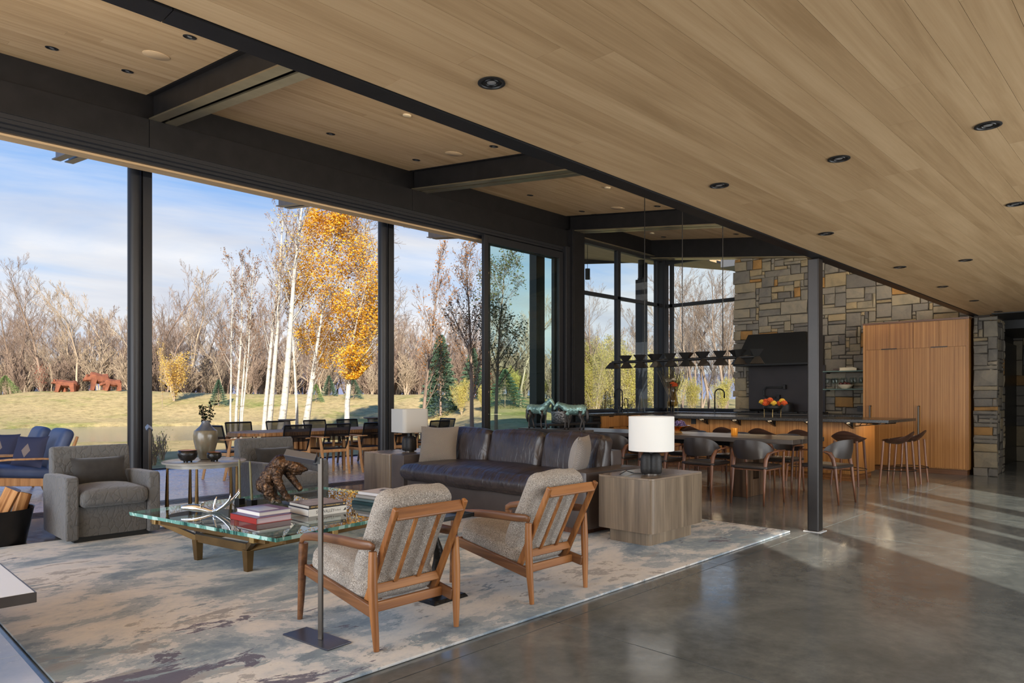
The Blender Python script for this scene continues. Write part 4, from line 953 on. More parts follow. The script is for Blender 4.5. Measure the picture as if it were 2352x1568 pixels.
# ---- teak lounge chairs; local y is the way the sitter faces
def lounge_chair(loc, label, rz=0):
    t = thing('lounge_chair', label, 'chair', loc, rz, 'teak lounge chairs')
    for s in (-1, 1):
        # rear leg: tapered, thick at mid height, splayed out at the foot
        MB().tube([(s*.262, -.362, 0), (s*.270, -.352, .17), (s*.274, -.345, .33), (s*.272, -.342, .455), (s*.270, -.342, .492)], [.0145, .0215, .0245, .021, .0205], 14).build('leg', M['teak'], t, smooth=True)
        MB().tube([(s*.272, .372, 0), (s*.268, .366, .12), (s*.264, .358, .30), (s*.262, .350, .435)], [.013, .0175, .022, .024], 14, flat=1.15).build('leg', M['teaky'], t, smooth=True)
        # arm: one bowed piece from the front leg over to the rear leg
        pts = [(s*.262, .372, .425), (s*.262, .368, .452), (s*.264, .335, .470), (s*.270, .24, .487), (s*.280, .08, .505), (s*.286, -.10, .514), (s*.284, -.25, .516), (s*.276, -.325, .520), (s*.271, -.352, .512)]
        MB().tube(pts, [.018, .020, .022, .024, .026, .027, .026, .023, .019], 14, flat=.46, up=(0, 0, 1)).build('arm', M['teaky'], t, smooth=True, ang=0)
        MB().bar((s*.252, .345, .285), (s*.250, -.345, .175), .022, .062).build('side_rail', M['teaky'], t, bevel=.006)
        MB().bar((s*.222, -.20, .165), (s*.226, -.475, .715), .026, .042, (0, 1, 0), .024, .034).build('back_stile', M['teak'], t, bevel=.007, segs=3)
    def bk(z): return -.20-.275*(z-.165)/.55
    MB().bar((-.215, bk(.68), .682), (.215, bk(.68), .682), .024, .062, (0, .45, 1)).build('top_rail', M['teakx'], t, bevel=.006)
    MB().bar((-.215, bk(.275)-.002, .275), (.215, bk(.275)-.002, .275), .022, .048, (0, .45, 1)).build('lower_rail', M['teakx'], t, bevel=.006)
    MB().bar((-.245, -.255, .182), (.245, -.255, .182), .026, .052).build('rear_rail', M['teakx'], t, bevel=.007)
    MB().bar((-.245, .325, .285), (.245, .325, .285), .024, .052).build('front_rail', M['teakx'], t, bevel=.006)
    for x in (-.075, .075): MB().bar((x, bk(.295), .295), (x, bk(.655), .655), .022, .014, (0, 1, 0)).build('slat', M['teak'], t, bevel=.004)
    seat = MB().soft((0, .06, .305), (.465, .57, .150), .06, .022, 20, .022, .011, 3, rot('X', 9)); seat.build('seat_cushion', M['boucle'], t, smooth=True, ang=0)
    q = rot('X', 26.5)
    back = MB().soft((0, -.226, .522), (.462, .150, .57), .065, .014, 20, 0, .012, 5, q); back.build('back_cushion', M['boucle'], t, smooth=True, ang=0)
    return t
lounge_chair((2.28, 3.262, ZR), 'teak lounge chair with boucle cushions, nearest, behind the floor lamp')
lounge_chair((3.40, 3.245, ZR), 'teak lounge chair with boucle cushions, farther one, by the grey end table')

# ---- espresso leather sofa, seat facing -x
t = thing('sofa', 'long espresso leather sofa with bench seat and loose back cushions', 'sofa', (5.45, 5.37, ZR))
O = (5.45, 5.37, 0)
MB(O).box(5.04, 4.0, .0, 5.84, 6.74, .06).build('plinth', M['walnut'], t)
MB(O).soft((5.43, 5.375, .185), (.82, 2.46, .26), .02, .0, 6).build('seat_base', M['leather_flat'], t, smooth=True)
for y, nm in ((4.03, 'arm'), (6.725, 'arm')):
    MB(O).soft((5.425, y, .318), (.91, .255, .525), .022, .0, 8).build(nm, M['leather_flat'], t, smooth=True)
MB(O).soft((5.79, 5.375, .41), (.20, 2.44, .64), .03, .0, 8).build('back', M['leather_flat'], t, smooth=True)
MB(O).soft((5.31, 5.375, .400), (.90, 2.43, .185), .085, .03, 24, .035, .013, 8).build('seat_cushion', M['leather'], t, smooth=True, ang=0)
for k, (a, b) in enumerate(((4.13, 4.95), (4.95, 5.76), (5.77, 6.60))):
    MB(O).soft((5.60, (a+b)/2, .655), (.18, b-a-.03, .43), .05, .038, 18, .0, .011, 11+k, rot('Y', 13)).build('back_cushion', M['leather'], t, smooth=True, ang=0)
def throw(name, label, mat, loc, w, h, th, rm, seed, cat='pillow', grp=None, nm=None, local=True):
    o = MB().pillow((0, 0, 0), w, h, th, None, 14, 0, seed).build(name, mat, smooth=True, ang=50)
    o.location = loc; o.rotation_euler = rm.to_euler(); tag(o, label, cat, grp); return o
throw('throw_pillow', 'square taupe patterned throw pillow at the far sofa end', M['taupe_cut_velvet'], (5.30, 6.36, .715), .46, .45, .16, rot('Z', 126) @ rot('X', 17), 1)
throw('throw_pillow', 'zigzag patterned throw pillow seen edge on at the near sofa end', M['zigzag_velvet'], (5.23, 4.185, .72), .40, .39, .17, rot('Z', 24) @ rot('X', 12), 2)

# ---- grey oak end tables with lamps
def end_table(loc, label):
    t = thing('end_table', label, 'table', loc, 0, 'grey oak block end tables')
    def rr(x0, y0, x1, y1, r, n=6):
        p = []
        for cx, cy, a in ((x1-r, y1-r, 0), (x0+r, y1-r, 90), (x0+r, y0+r, 180), (x1-r, y0+r, 270)):
            for i in range(n+1): q = RT(a+90*i/n); p.append((cx+r*math.cos(q), cy+r*math.sin(q)))
        return p
    MB().prism(rr(-.43, -.285, .43, .285, .045), .115, .56).build('carcass', M['greyoak'], t, smooth=True)
    MB().prism(rr(-.43, -.285, .43, .285, .045), .56, .576).build('top', M['greyoakx'], t, smooth=True, bevel=.002)
    MB().prism(rr(-.36, -.215, .36, .215, .045), 0, .115).build('plinth', M['greyoak'], t, smooth=True)
    return t
end_table((5.40, 3.50, ZR), 'block end table in grey oak in front of the near sofa arm')
end_table((5.40, 7.155, ZR), 'block end table in grey oak beyond the far sofa arm')
def table_lamp(loc, label, r=.20, sq=False, rz=0):
    t = thing('table_lamp', label, 'lamp', loc, rz, 'black base table lamps')
    # base: three rounded black lobes around a dark core
    for a in (250, 10, 130):
        q = RT(a); c = (.045*math.cos(q), .045*math.sin(q), 0)
        MB().lathe([(.04, .012), (.052, .02), (.055, .06), (.053, .13), (.047, .165), (.036, .186), (.016, .195)], 20, c).build('lobe', noisym, t, smooth=True, ang=0)
    MB().lathe([(.03, .01), (.03, .27)], 12).build('core', M['black'], t)
    MB().lathe([(.06, 0), (.06, .012)], 20).build('foot', M['grey_steel'], t)
    if not sq:
        MB().lathe([(r*.985, .212), (r, .214), (r, .512), (r*.985, .514), (r*.98, .510), (r*.98, .216), (r*.985, .212)], 48).build('shade', M['white'], t, smooth=True)
    else:
        pts = []; k = 8
        for cx, cy, a in ((.13, .13, 0), (-.13, .13, 90), (-.13, -.13, 180), (.13, -.13, 270)):
            for i in range(k+1): q = RT(a+90*i/k); pts.append((cx+.05*math.cos(q), cy+.05*math.sin(q)))
        mb = MB(); n = len(pts)
        vs = [(x, y, .245) for x, y in pts]+[(x, y, .535) for x, y in pts]+[(x*.97, y*.97, .245) for x, y in pts]+[(x*.97, y*.97, .535) for x, y in pts]
        fs = []
        for i in range(n):
            j = (i+1) % n; fs += [(i, j, n+j, n+i), (2*n+j, 2*n+i, 3*n+i, 3*n+j), (n+i, n+j, 3*n+j, 3*n+i), (j, i, 2*n+i, 2*n+j)]
        mb.add(vs, fs).build('shade', M['linen'], t, smooth=True)
    MB().tube([(0, .05, .006), (.0, .16, .006), (-.06, .21, .03), (-.13, .25, .004)], .004, 6).build('cord', M['black'], t, smooth=True)
    return t
noisym = noisy('charred_black_ceramic', [(.3, (30, 29, 29)), (.7, (46, 44, 43))], 60, 4, .55, 0, .4, .2, 90, .002)
table_lamp((5.28, 3.42, .576+ZR), 'table lamp with round white drum shade on the near end table', .198, False, RT(20))
table_lamp((5.38, 7.02, .576+ZR), 'table lamp with squared white shade on the far end table', .19, True, RT(-8))

# ---- grey club chairs
def club_chair(loc, label, rz=0):
    t = thing('club_chair', label, 'armchair', loc, rz, 'grey crackle club chairs')
    MB().soft((0, .425, .18), (.56, .76, .28), .02, 0, 6).build('base', M['crackle'], t, smooth=True)
    for s in (-1, 1):
        b = MB(); pr = [(.005, .03), (.0, .05), (.0, .535), (.012, .565), (.05, .575), (.5, .565), (.74, .555), (.79, .50), (.76, .04), (.74, .03)]
        mb = MB().prism([(y, z) for y, z in pr], s*.38, s*.28, 'x')
        mb.build('arm', M['crackle'], t, bevel=.016, segs=3, smooth=True)
    mb = MB().prism([(.60, .20), (.70, .775), (.725, .80), (.80, .79), (.815, .76), (.80, .30), (.76, .03), (.62, .03)], -.33, .33, 'x'); mb.build('back', M['crackle'], t, bevel=.02, segs=3, smooth=True)
    MB().soft((0, .30, .375), (.545, .66, .14), .045, .012, 12, .022, .003, 3).build('seat_cushion', M['crackle'], t, smooth=True, ang=0)
    MB().box(-.30, .07, .0, .30, .70, .042).build('swivel_plinth', M['black'], t)
    return t
club_chair((1.99, 6.84, ZR), 'grey crackle patterned club chair at left, beside the log bucket')
club_chair((3.75, 6.84, ZR), 'grey crackle patterned club chair behind the bear bronze')
for x, lab in ((2.0, 'charcoal velvet lumbar pillow on the left club chair'), (3.76, 'charcoal velvet lumbar pillow on the club chair behind the bear')):
    throw('lumbar_pillow', lab, M['velvet'], (x, 7.335, .595), .46, .26, .13, rot('X', -20), 4, 'pillow', 'charcoal lumbar pillows')

# ---- round side table between the chairs
t = thing('side_table', 'round grey topped side table on tapered brass legs', 'table', (2.83, 6.98, 0)); ST = .655
MB().lathe([(.36, ST-.022), (.384, ST-.018), (.385, ST-.004), (.378, ST)], 56).build('top', M['greystone'], t, smooth=True)
MB().lathe([(.345, ST-.055), (.345, ST-.022)], 56).build('apron', M['greystone'], t, smooth=True)
for k in range(5):
    a = RT(20+72*k); MB().tube([(.33*math.cos(a), .33*math.sin(a), 0), (.335*math.cos(a), .335*math.sin(a), .3), (.33*math.cos(a), .33*math.sin(a), ST-.04)], [.024, .017, .011], 12).build('leg', M['bronze'], t, smooth=True)
t = thing('stoneware_vase', 'tall taupe stoneware vase with blue grey shoulder on the round side table', 'vase', (2.86, 7.03, ST))
glz = noisy('taupe_glaze', [(.3, (92, 86, 72)), (.7, (116, 108, 92))], 9, 5, .2, 0, .6, .1, 18, .01)
MB().lathe([(.045, 0), (.06, .01), (.085, .08), (.11, .18), (.115, .24), (.108, .285), (.104, .292), (.100, .294)], 40, ).build('body', glz, t, smooth=True)
MB().lathe([(.102, .292), (.09, .30), (.055, .335), (.04, .36), (.039, .385), (.043, .388), (.034, .386), (.033, .30)], 40).build('shoulder', noisy('blue_grey_glaze', [(.3, (66, 70, 80)), (.7, (96, 100, 108))], 8, 5, .25), t, smooth=True)
def sprig():
    r = random.Random(2); t = thing('eucalyptus_sprigs', 'dark leafed sprigs standing in the stoneware vase', 'branches', (2.86, 7.03, ST+.30)); st = MB(); lf = MB()
    for k in range(11):
        a = r.random()*6.28; sp = r.uniform(.05, .55); L = r.uniform(.16, .31); p = V3((0, 0, 0)); d = V3((math.cos(a)*sp*.5, math.sin(a)*sp*.5, 1)).normalized(); pts = [p]
        for i in range(6):
            d = (d+V3((math.cos(a), math.sin(a), 0))*sp*.10).normalized(); p = p+d*(L/6); pts.append(p)
            if i > 1:
                for q in range(5):
                    u = V3((r.gauss(0, 1), r.gauss(0, 1), r.gauss(0, .6))).normalized(); w = u.orthogonal().normalized(); c = p+u*.014; s = .015
                    lf.add([tuple(c-u*s*.8), tuple(c+w*s*.7), tuple(c+u*s), tuple(c-w*s*.7)], [(0, 1, 2, 3)])
        st.tube(pts, [.0025]*7, 5)
    st.build('stem', M['bark'], t); o = lf.build('leaves', M['eucal'], t); o['kind'] = 'stuff'
sprig()
def bowl(loc, r, label):
    t = thing('footed_bowl', label, 'bowl', loc, 0, 'black hammered bowls')
    MB().lathe([(.35*r, .012), (.7*r, .025), (.95*r, .6*r), (1.0*r, .95*r), (.94*r, 1.32*r), (.90*r, 1.31*r), (.95*r, .95*r), (.88*r, .6*r), (.5*r, .03+.06*r)], 28).build('body', noisym2, t, smooth=True, ang=0)
    MB().lathe([(.93*r, 1.31*r), (.942*r, 1.33*r), (.915*r, 1.335*r), (.90*r, 1.29*r)], 28).build('rim', plain('copper_rim', (190, 112, 50), .35, .8), t, smooth=True)
    for k in range(3): MB().lathe([(.008, 0), (.011, .02)], 8, (.4*r*math.cos(k*2.1), .4*r*math.sin(k*2.1), 0)).build('foot', M['blackm'], t, smooth=True)
noisym2 = noisy('hammered_black', [(.3, (16, 15, 14)), (.7, (26, 24, 23))], 30, 4, .28, .2, .6, .5, 40, .01)
bowl((2.62, 6.86, ST), .088, 'larger black hammered bowl with copper rim, left of the vase')
bowl((2.84, 6.78, ST), .068, 'smaller black hammered bowl with copper rim, right of the vase')

# ---- glass coffee table
TH = RT(9.8); TC = (2.98, 5.34); GZ = .36
t = thing('coffee_table', 'large glass coffee table with chipped green edges on a bronze base', 'table', (TC[0], TC[1], ZR*0), TH)
hl, hw = .965, .925
me = MB(); N1 = 46; r = random.Random(6); poly = []
for (ax, ay), (bx, by) in (((-hl, -hw), (hl, -hw)), ((hl, -hw), (hl, hw)), ((hl, hw), (-hl, hw)), ((-hl, hw), (-hl, -hw))):
    for i in range(N1): k = i/N1; poly.append((ax+(bx-ax)*k, ay+(by-ay)*k))
n = len(poly)
top = [(x, y, GZ) for x, y in poly]; bot = []
for x, y in poly:
    k = 1-r.uniform(0, .006); bot.append((x*k, y*k, GZ-.025-r.uniform(0, .002)))
edgem, nt, b = newmat('chipped_glass_edge')
gmn = nn(nt, 'ShaderNodeNewGeometry'); tc = nn(nt, 'ShaderNodeTexCoord')
vv, _ = coords(nt, (9, 9, 2)); f = tnoise(nt, vv, 1.0, 3, .6); rr_ = ramp(nt, [(.30, rgb(16, 66, 62)), (.40, rgb(70, 128, 118)), (.48, rgb(104, 158, 148)), (.60, rgb(176, 214, 206))], 'CONSTANT'); nt.links.new(f, rr_.inputs[0]); nt.links.new(rr_.outputs[0], b.inputs['Base Color']); setp(b, .12, 0, .6)
MB().add(top+bot, [tuple(range(n)), tuple(range(2*n-1, n-1, -1))]).build('glass_top', M['tableglass'], t)
MB().add([(x*1.0005, y*1.0005, z) for x, y, z in top+bot], [(i, n+i, n+(i+1) % n, (i+1) % n) for i in range(n)]).build('glass_edge', edgem, t)
lx, ly = .75, .32
for sx in (-1, 1):
    for sy in (-1, 1):
        MB().bar((sx*lx, sy*ly, .175), (sx*(lx-.004), sy*(ly-.004), .018), .060, .060, (0, 1, 0), .045, .045).build('leg', M['bronze'], t, bevel=.002)
        MB().bar((sx*lx, sy*ly, .185), (sx*(lx-.33), sy*(hw-.10), GZ-.045), .034, .042).build('brace', M['bronze'], t, bevel=.002)
        MB().bar((sx*lx, sy*ly, .185), (sx*(hl-.06), sy*(ly+.30), GZ-.045), .034, .042).build('brace', M['bronze'], t, bevel=.002)
        MB().box(sx*(lx-.33)-.025, sy*(hw-.11), GZ-.072, sx*(lx-.33)+.025, sy*(hw-.05), GZ-.026).build('clip', M['brass'], t, bevel=.003)
        MB().box(sx*(hl-.09), sy*(ly+.30)-.025, GZ-.072, sx*(hl-.03), sy*(ly+.30)+.025, GZ-.026).build('clip', M['brass'], t, bevel=.003)
for s in (-1, 1):
    MB().bar((-lx, s*ly, .19), (lx, s*ly, .19), .04, .06).build('stretcher', M['bronze'], t, bevel=.002)
    MB().bar((s*lx, -ly, .19), (s*lx, ly, .19), .04, .06).build('stretcher', M['bronze'], t, bevel=.002)
    MB().bar((-hl+.14, s*(hw-.10), GZ-.05), (hl-.14, s*(hw-.10), GZ-.05), .035, .045).build('top_rail', M['bronze'], t, bevel=.002)
    MB().bar((s*(hl-.08), -hw+.2, GZ-.05), (s*(hl-.08), hw-.2, GZ-.05), .035, .045).build('top_rail', M['bronze'], t, bevel=.002)

# ---- books
def text_on(parent, s, size, loc, rotm, mat, name='lettering', ext=.0004, spacing=1.0, sx=1.0):
    cu = bpy.data.curves.new(name, 'FONT'); cu.body = s; cu.size = size; cu.extrude = ext; cu.space_character = spacing; cu.align_x = 'LEFT'; cu.align_y = 'CENTER'
    tmp = bpy.data.objects.new(name, cu); COL.objects.link(tmp); dg = bpy.context.evaluated_depsgraph_get(); me = bpy.data.meshes.new_from_object(tmp.evaluated_get(dg))
    bpy.data.objects.remove(tmp); me.materials.clear(); me.materials.append(mat); o = bpy.data.objects.new(name, me); COL.objects.link(o)
    if parent is not None: o.parent = parent
    o.location = loc; o.rotation_euler = rotm.to_euler(); o.scale = (sx, 1, 1); return o
def book(label, loc, rz, w, d, h, cover, spine_side, pages=(226, 222, 214), cover_back=None, grp=None):
    """w along local x, d along y; spine_side is the local side the spine is on ('y-','x-','x+')"""
    t = thing('book', label, 'book', loc, rz, grp); c = plain('book_cover', cover, .35)
    b = MB(); e = .003
    b.box(-w/2, -d/2, 0, w/2, d/2, e).box(-w/2, -d/2, h-e, w/2, d/2, h)
    if spine_side == 'y-': b.box(-w/2, -d/2, 0, w/2, -d/2+e, h)
    if spine_side == 'x-': b.box(-w/2, -d/2, 0, -w/2+e, d/2, h)
    if spine_side == 'y+': b.box(-w/2, d/2-e, 0, w/2, d/2, h)
    b.build('cover', c, t)
    x0, x1, y0, y1 = -w/2+.006, w/2-.006, -d/2+.006, d/2-.006
    if spine_side == 'y-': y0 = -d/2+e
    if spine_side == 'x-': x0 = -w/2+e
    if spine_side == 'y+': y1 = d/2-e
    MB().box(x0, y0, e, x1, y1, h-e).build('pages', noisy('book_pages', [(.4, tuple(int(q*.93) for q in pages)), (.6, pages)], 3, 3, .8, stretch=(1, 1, 120)), t)
    return t
gb = 'books on the coffee table'
a = RT(4)
b1 = book('thick red spined book at the bottom of the left stack', (2.455, 5.02, GZ), a, .29, .37, .044, (150, 34, 26), 'x-', (206, 190, 200), grp=gb)
MB().box(-.143, -.184, .0441, .144, .184, .0445).build('jacket', plain('lilac_jacket_board', (92, 80, 128), .35), b1)
b2 = book('lilac covered book with sky photograph on top of the left stack', (2.49, 5.05, GZ+.045), a, .265, .33, .032, (124, 108, 146), 'x+', grp=gb)
sk, nt, b = newmat('sky_print'); tcs = nn(nt, 'ShaderNodeTexCoord'); rs_ = ramp(nt, [(0, rgb(206, 214, 228)), (.6, rgb(176, 190, 220)), (1, rgb(122, 140, 190))]); sps = nn(nt, 'ShaderNodeSeparateXYZ'); nt.links.new(tcs.outputs['Generated'], sps.inputs[0]); nt.links.new(sps.outputs[1], rs_.inputs[0]); nt.links.new(rs_.outputs[0], b.inputs['Base Color']); setp(b, .3)
MB().box(-.105, -.115, .032, .06, .11, .0324).build('cover_print', sk, b2)
for k in range(12): MB().box(-.115, -.12+k*.02, .032, -.111, -.108+k*.02, .0324).build('cover_mark', M['velvet'], b2)
b3 = book('thick navy book with white lettered spine in the middle stack', (2.92, 5.015, GZ), RT(0), .335, .33, .055, (26, 40, 70), 'y-', grp=gb)
MB().box(-.1675, -.1662, .0, .1675, -.1648, .055).build('spine', plain('white_spine', (214, 214, 210), .4), b3)
q = rot('X', 90)
text_on(b3, 'SUN VALLEY', .035, (-.105, -.1664, .027), q, M['velvet'], sx=.82)
text_on(b3, 'Holland', .021, (.055, -.1664, .027), q, plain('grey_ink', (120, 118, 112), .5), sx=.9)
MB().add([(.132, -.1664, .018), (.160, -.1664, .018), (.160, -.1664, .040), (.150, -.1664, .034), (.146, -.1664, .026)], [(0, 1, 2, 3, 4)]).build('publisher_mark', M['velvet'], b3)
b4 = book('brown book with gold lettered spine on top of the middle stack', (2.925, 5.02, GZ+.056), RT(0), .325, .32, .026, (52, 40, 34), 'y-', (196, 190, 180), grp=gb)
MB().box(-.16, -.155, .0262, .16, .158, .0265).build('jacket', plain('grey_brown_jacket', (104, 98, 104), .3), b4)
gold = plain('gold_lettering', (206, 170, 92), .4, .4)
text_on(b4, 'KENT ULLBERG', .019, (-.148, -.1612, .013), q, gold, sx=.8, spacing=1.1); text_on(b4, '\u2022  Monuments to Nature', .016, (-.03, -.1612, .013), q, gold, sx=.86)
MB().box(.140, -.1612, .007, .150, -.1606, .019).build('publisher_mark', gold, b4)
text_on(b4, 'KENT', .04, (-.12, .06, .0267), rot('Z', 0), plain('pale_title', (168, 160, 160), .4), sx=1.0); text_on(b4, 'ULLBERG', .03, (-.12, .015, .0267), rot('Z', 0), plain('pale_title2', (168, 160, 160), .4))
gs = RT(7)
b5 = book('dark teal book at the bottom of the right stack', (3.55, 5.04, GZ), gs, .36, .33, .030, (38, 66, 70), 'x-', (170, 200, 196), grp=gb)
b6 = book('pale grey book second from bottom in the right stack', (3.55, 5.035, GZ+.031), gs, .35, .31, .022, (90, 108, 112), 'x-', (186, 196, 190), grp=gb)
b7 = book('white paged book under the top book of the right stack', (3.56, 5.04, GZ+.054), gs, .33, .29, .024, (150, 146, 142), 'x-', (222, 218, 204), grp=gb)
b8 = book('white covered book with black and white print, top of the right stack', (3.57, 5.045, GZ+.079), gs, .30, .28, .026, (196, 192, 192), 'x-', (226, 224, 214), grp=gb)
MB().add([(-.02, .02, .0264), (.07, .08, .0264), (.10, -.0, .0264), (.03, -.03, .0264)], [(0, 3, 2, 1)]).build('cover_print', plain('print_black', (60, 60, 64), .3), b8)
MB().add([(.06, .10, .0263), (.13, .12, .0263), (.14, -.02, .0263), (.09, -.04, .0263)], [(0, 3, 2, 1)]).build('cover_print', plain('print_white', (235, 235, 238), .2), b8)

# ---- silver antlered head
def antler():
    t = thing('antler_sculpture', 'polished silver antelope head sculpture lying on the glass', 'sculpture', (2.30, 5.58, GZ), RT(-41))
    j = {'n': (-.22, 0, .045, .016), 'm': (-.17, 0, .046, .026), 'f': (-.11, 0, .042, .034), 'b': (-.05, 0, .030, .026), 'e': (.0, 0, .014, .020), 'p': (.04, 0, .012, .014)}
    skin('head', j, [('n', 'm'), ('m', 'f'), ('f', 'b'), ('b', 'e'), ('e', 'p')], M['chrome'], t, 2)
    for s, L in ((.03, 1.0), (-.02, .86), (.06, .93)):
        MB().tube([(.02, 0, .012), (.07, s, .025), (.12, s*1.5, .06), (.165, s*2.0, .105), (.19*L+.01, s*2.3, .15*L), (.205*L, s*2.4, .185*L)], [.012, .013, .012, .010, .007, .002], 10).build('horn', M['chrome'], t, smooth=True, ang=0)
    MB().tube([(.02, .02, .012), (.028, .03, .06), (.034, .036, .10), (.044, .036, .125)], [.012, .012, .009, .003], 10).build('horn', M['chrome'], t, smooth=True, ang=0)
    MB().tube([(-.06, -.01, .05), (-.05, -.03, .075), (-.03, -.05, .09), (-.01, -.06, .094)], [.008, .016, .014, .004], 10, flat=.4).build('ear', M['chrome'], t, smooth=True, ang=0)
antler()
def candle(loc, label, h, lean):
    t = thing('candlestick', label, 'candlestick', loc, RT(12), 'black cube candlesticks')
    MB().box(-.03, -.03, 0, .03, .03, .055).build('block', M['blackm'], t, bevel=.002)
    MB().tube([(0, 0, .05), (lean*.5, 0, .05+h*.5), (lean, 0, .05+h)], [.0105, .010, .008], 12).build('candle', plain('olive_wax', (112, 108, 78), .45), t, smooth=True)
    MB().tube([(lean, 0, .05+h), (lean, 0, .062+h)], .0012, 5).build('wick', M['black'], t)
candle((2.655, 5.82, GZ), 'black cube candlestick with olive taper, back one by the chair', .335, -.004)
candle((2.69, 5.665, GZ), 'black cube candlestick with olive taper, front one left of the bear', .33, -.022)
# ---- bronze bear
def bronze_bear():
    s = .00386; t = thing('bear_bronze', 'patinated bronze of a seated bear reaching down, on the glass table', 'sculpture', (2.86, 5.47, GZ), math.atan2(-CA, SA))
    bz_, nt, b = newmat('bear_patina'); vec, _ = coords(nt); f = tnoise(nt, vec, 22, 6, .6, 1.2); r = ramp(nt, [(.3, rgb(30, 22, 17)), (.48, rgb(66, 46, 31)), (.62, rgb(106, 76, 50)), (.75, rgb(150, 116, 80))]); nt.links.new(f, r.inputs[0])
    tcb = nn(nt, 'ShaderNodeTexCoord'); sb = nn(nt, 'ShaderNodeSeparateXYZ'); nt.links.new(tcb.outputs['Object'], sb.inputs[0]); lo = ramp(nt, [(.02, (1, 1, 1, 1)), (.10, (0, 0, 0, 1))]); nt.links.new(sb.outputs[2], lo.inputs[0])
    nt.links.new(mixc(nt, mathn(nt, 'MULTIPLY', lo.outputs[0], .6), r.outputs[0], rgb(84, 92, 84)), b.inputs['Base Color']); setp(b, .34, .6, .5); bump(nt, b, tnoise(nt, vec, 70, 4, .6, 1.0), .5, .008)
    def P(px, py, y=0, r=1): return ((px-648)*s, y, (1172-py)*s, r*s)
    blob('body', [[P(611, 1124, 0, 20), P(627, 1098, 0, 20), P(645, 1079, 0, 20), P(660, 1079, 0, 16), P(678, 1086, 0, 13), P(692, 1091, 0, 7), P(700, 1091, 0, 4.2)], [P(676, 1094, 0, 10), P(686, 1097, 0, 6)],
        [P(622, 1128, -.045, 15), P(624, 1146, -.05, 11), P(634, 1158, -.05, 7.5), P(646, 1161, -.05, 6)], [P(618, 1130, .045, 15), P(622, 1148, .05, 10), P(634, 1159, .05, 7)],
        [P(641, 1092, -.05, 12), P(643, 1112, -.065, 9.5), P(653, 1134, -.06, 8), P(662, 1150, -.055, 7.5), P(669, 1155, -.055, 6)],
        [P(656, 1094, .05, 12), P(664, 1110, .05, 9), P(675, 1124, .045, 7), P(683, 1134, .04, 6.5)], [P(664, 1066, -.04, 4.5)], [P(668, 1067, .035, 4.5)]], bz_, t, .0045, 5, .016, .022)
    g = noisy('verdigris_rock', [(.3, (40, 44, 40)), (.7, (96, 108, 100))], 14, 6, .4, .6, .5, .6, 22, .02)
    MB().soft((.0, 0, .012), (.15, .20, .028), .012, .01, 8, .01, .012, 4).build('rock', g, t, smooth=True, ang=0)
    return t
bronze_bear()

# ---- reading lamps
def reading_lamp(loc, label, rz, plate=RT(6)):
    t = thing('reading_lamp', label, 'floor lamp', loc, rz, 'slim bronze reading lamps')
    q = rot('Z', math.degrees(plate-rz)); b = MB().box(-.075, -.155, 0, .075, .225, .008); b.v = [tuple(q @ V3(v)) for v in b.v]; b.build('base_plate', plain('lamp_base_plate', (92, 94, 104), .3, .7), t, bevel=.0015)
    MB().box(-.011, -.011, .008, .011, .011, .945).build('pole', M['grey_steel'], t, bevel=.0015)
    b = MB().bar((0, .02, .935), (0, .185, .962), .052, .040, (.75, 0, 1)); b.build('head', plain('lamp_head', (92, 98, 112), .32, .8), t, bevel=.0015)
    MB().box(-.012, .0, .915, .012, .035, .95).build('knuckle', M['black'], t)
reading_lamp((1.905, 3.235, ZR), 'slim bronze reading lamp with slanted head by the nearest lounge chair', RT(39))
reading_lamp((2.57, 7.72, 0), 'slim bronze reading lamp between the left club chair and the glass wall', RT(-14))

# ---- bronze drink table behind the first chair
t = thing('drink_table', 'small bronze drink table on a sculpted stem and square base', 'table', (2.83, 3.42, ZR), RT(3))
db = noisy('dark_cast_bronze', [(.3, (30, 28, 27)), (.7, (52, 48, 44))], 30, 5, .3, .7, .5, .5, 50, .008)
MB().bar((0, 0, 0), (0, 0, .022), .29, .29, (0, 1, 0), .26, .26).build('base', db, t, bevel=.003)
MB().tube([(0, 0, .02), (.0, 0, .05), (-.008, 0, .10), (.004, .01, .16), (.03, .012, .21), (.036, .012, .25), (.012, .0, .31), (-.012, 0, .38), (-.004, 0, .44), (0, 0, .505)], [.042, .030, .026, .03, .036, .036, .028, .022, .024, .032], 16).build('stem', db, t, smooth=True, ang=0)
b = MB().box(-.17, -.17, .505, .17, .17, .512)
for x0, y0, x1, y1 in ((-.17, -.17, .17, -.162), (-.17, .162, .17, .17), (-.17, -.162, -.162, .162), (.162, -.162, .17, .162)): b.box(x0, y0, .512, x1, y1, .53)
b.build('tray', M['blackm'], t, bevel=.001)

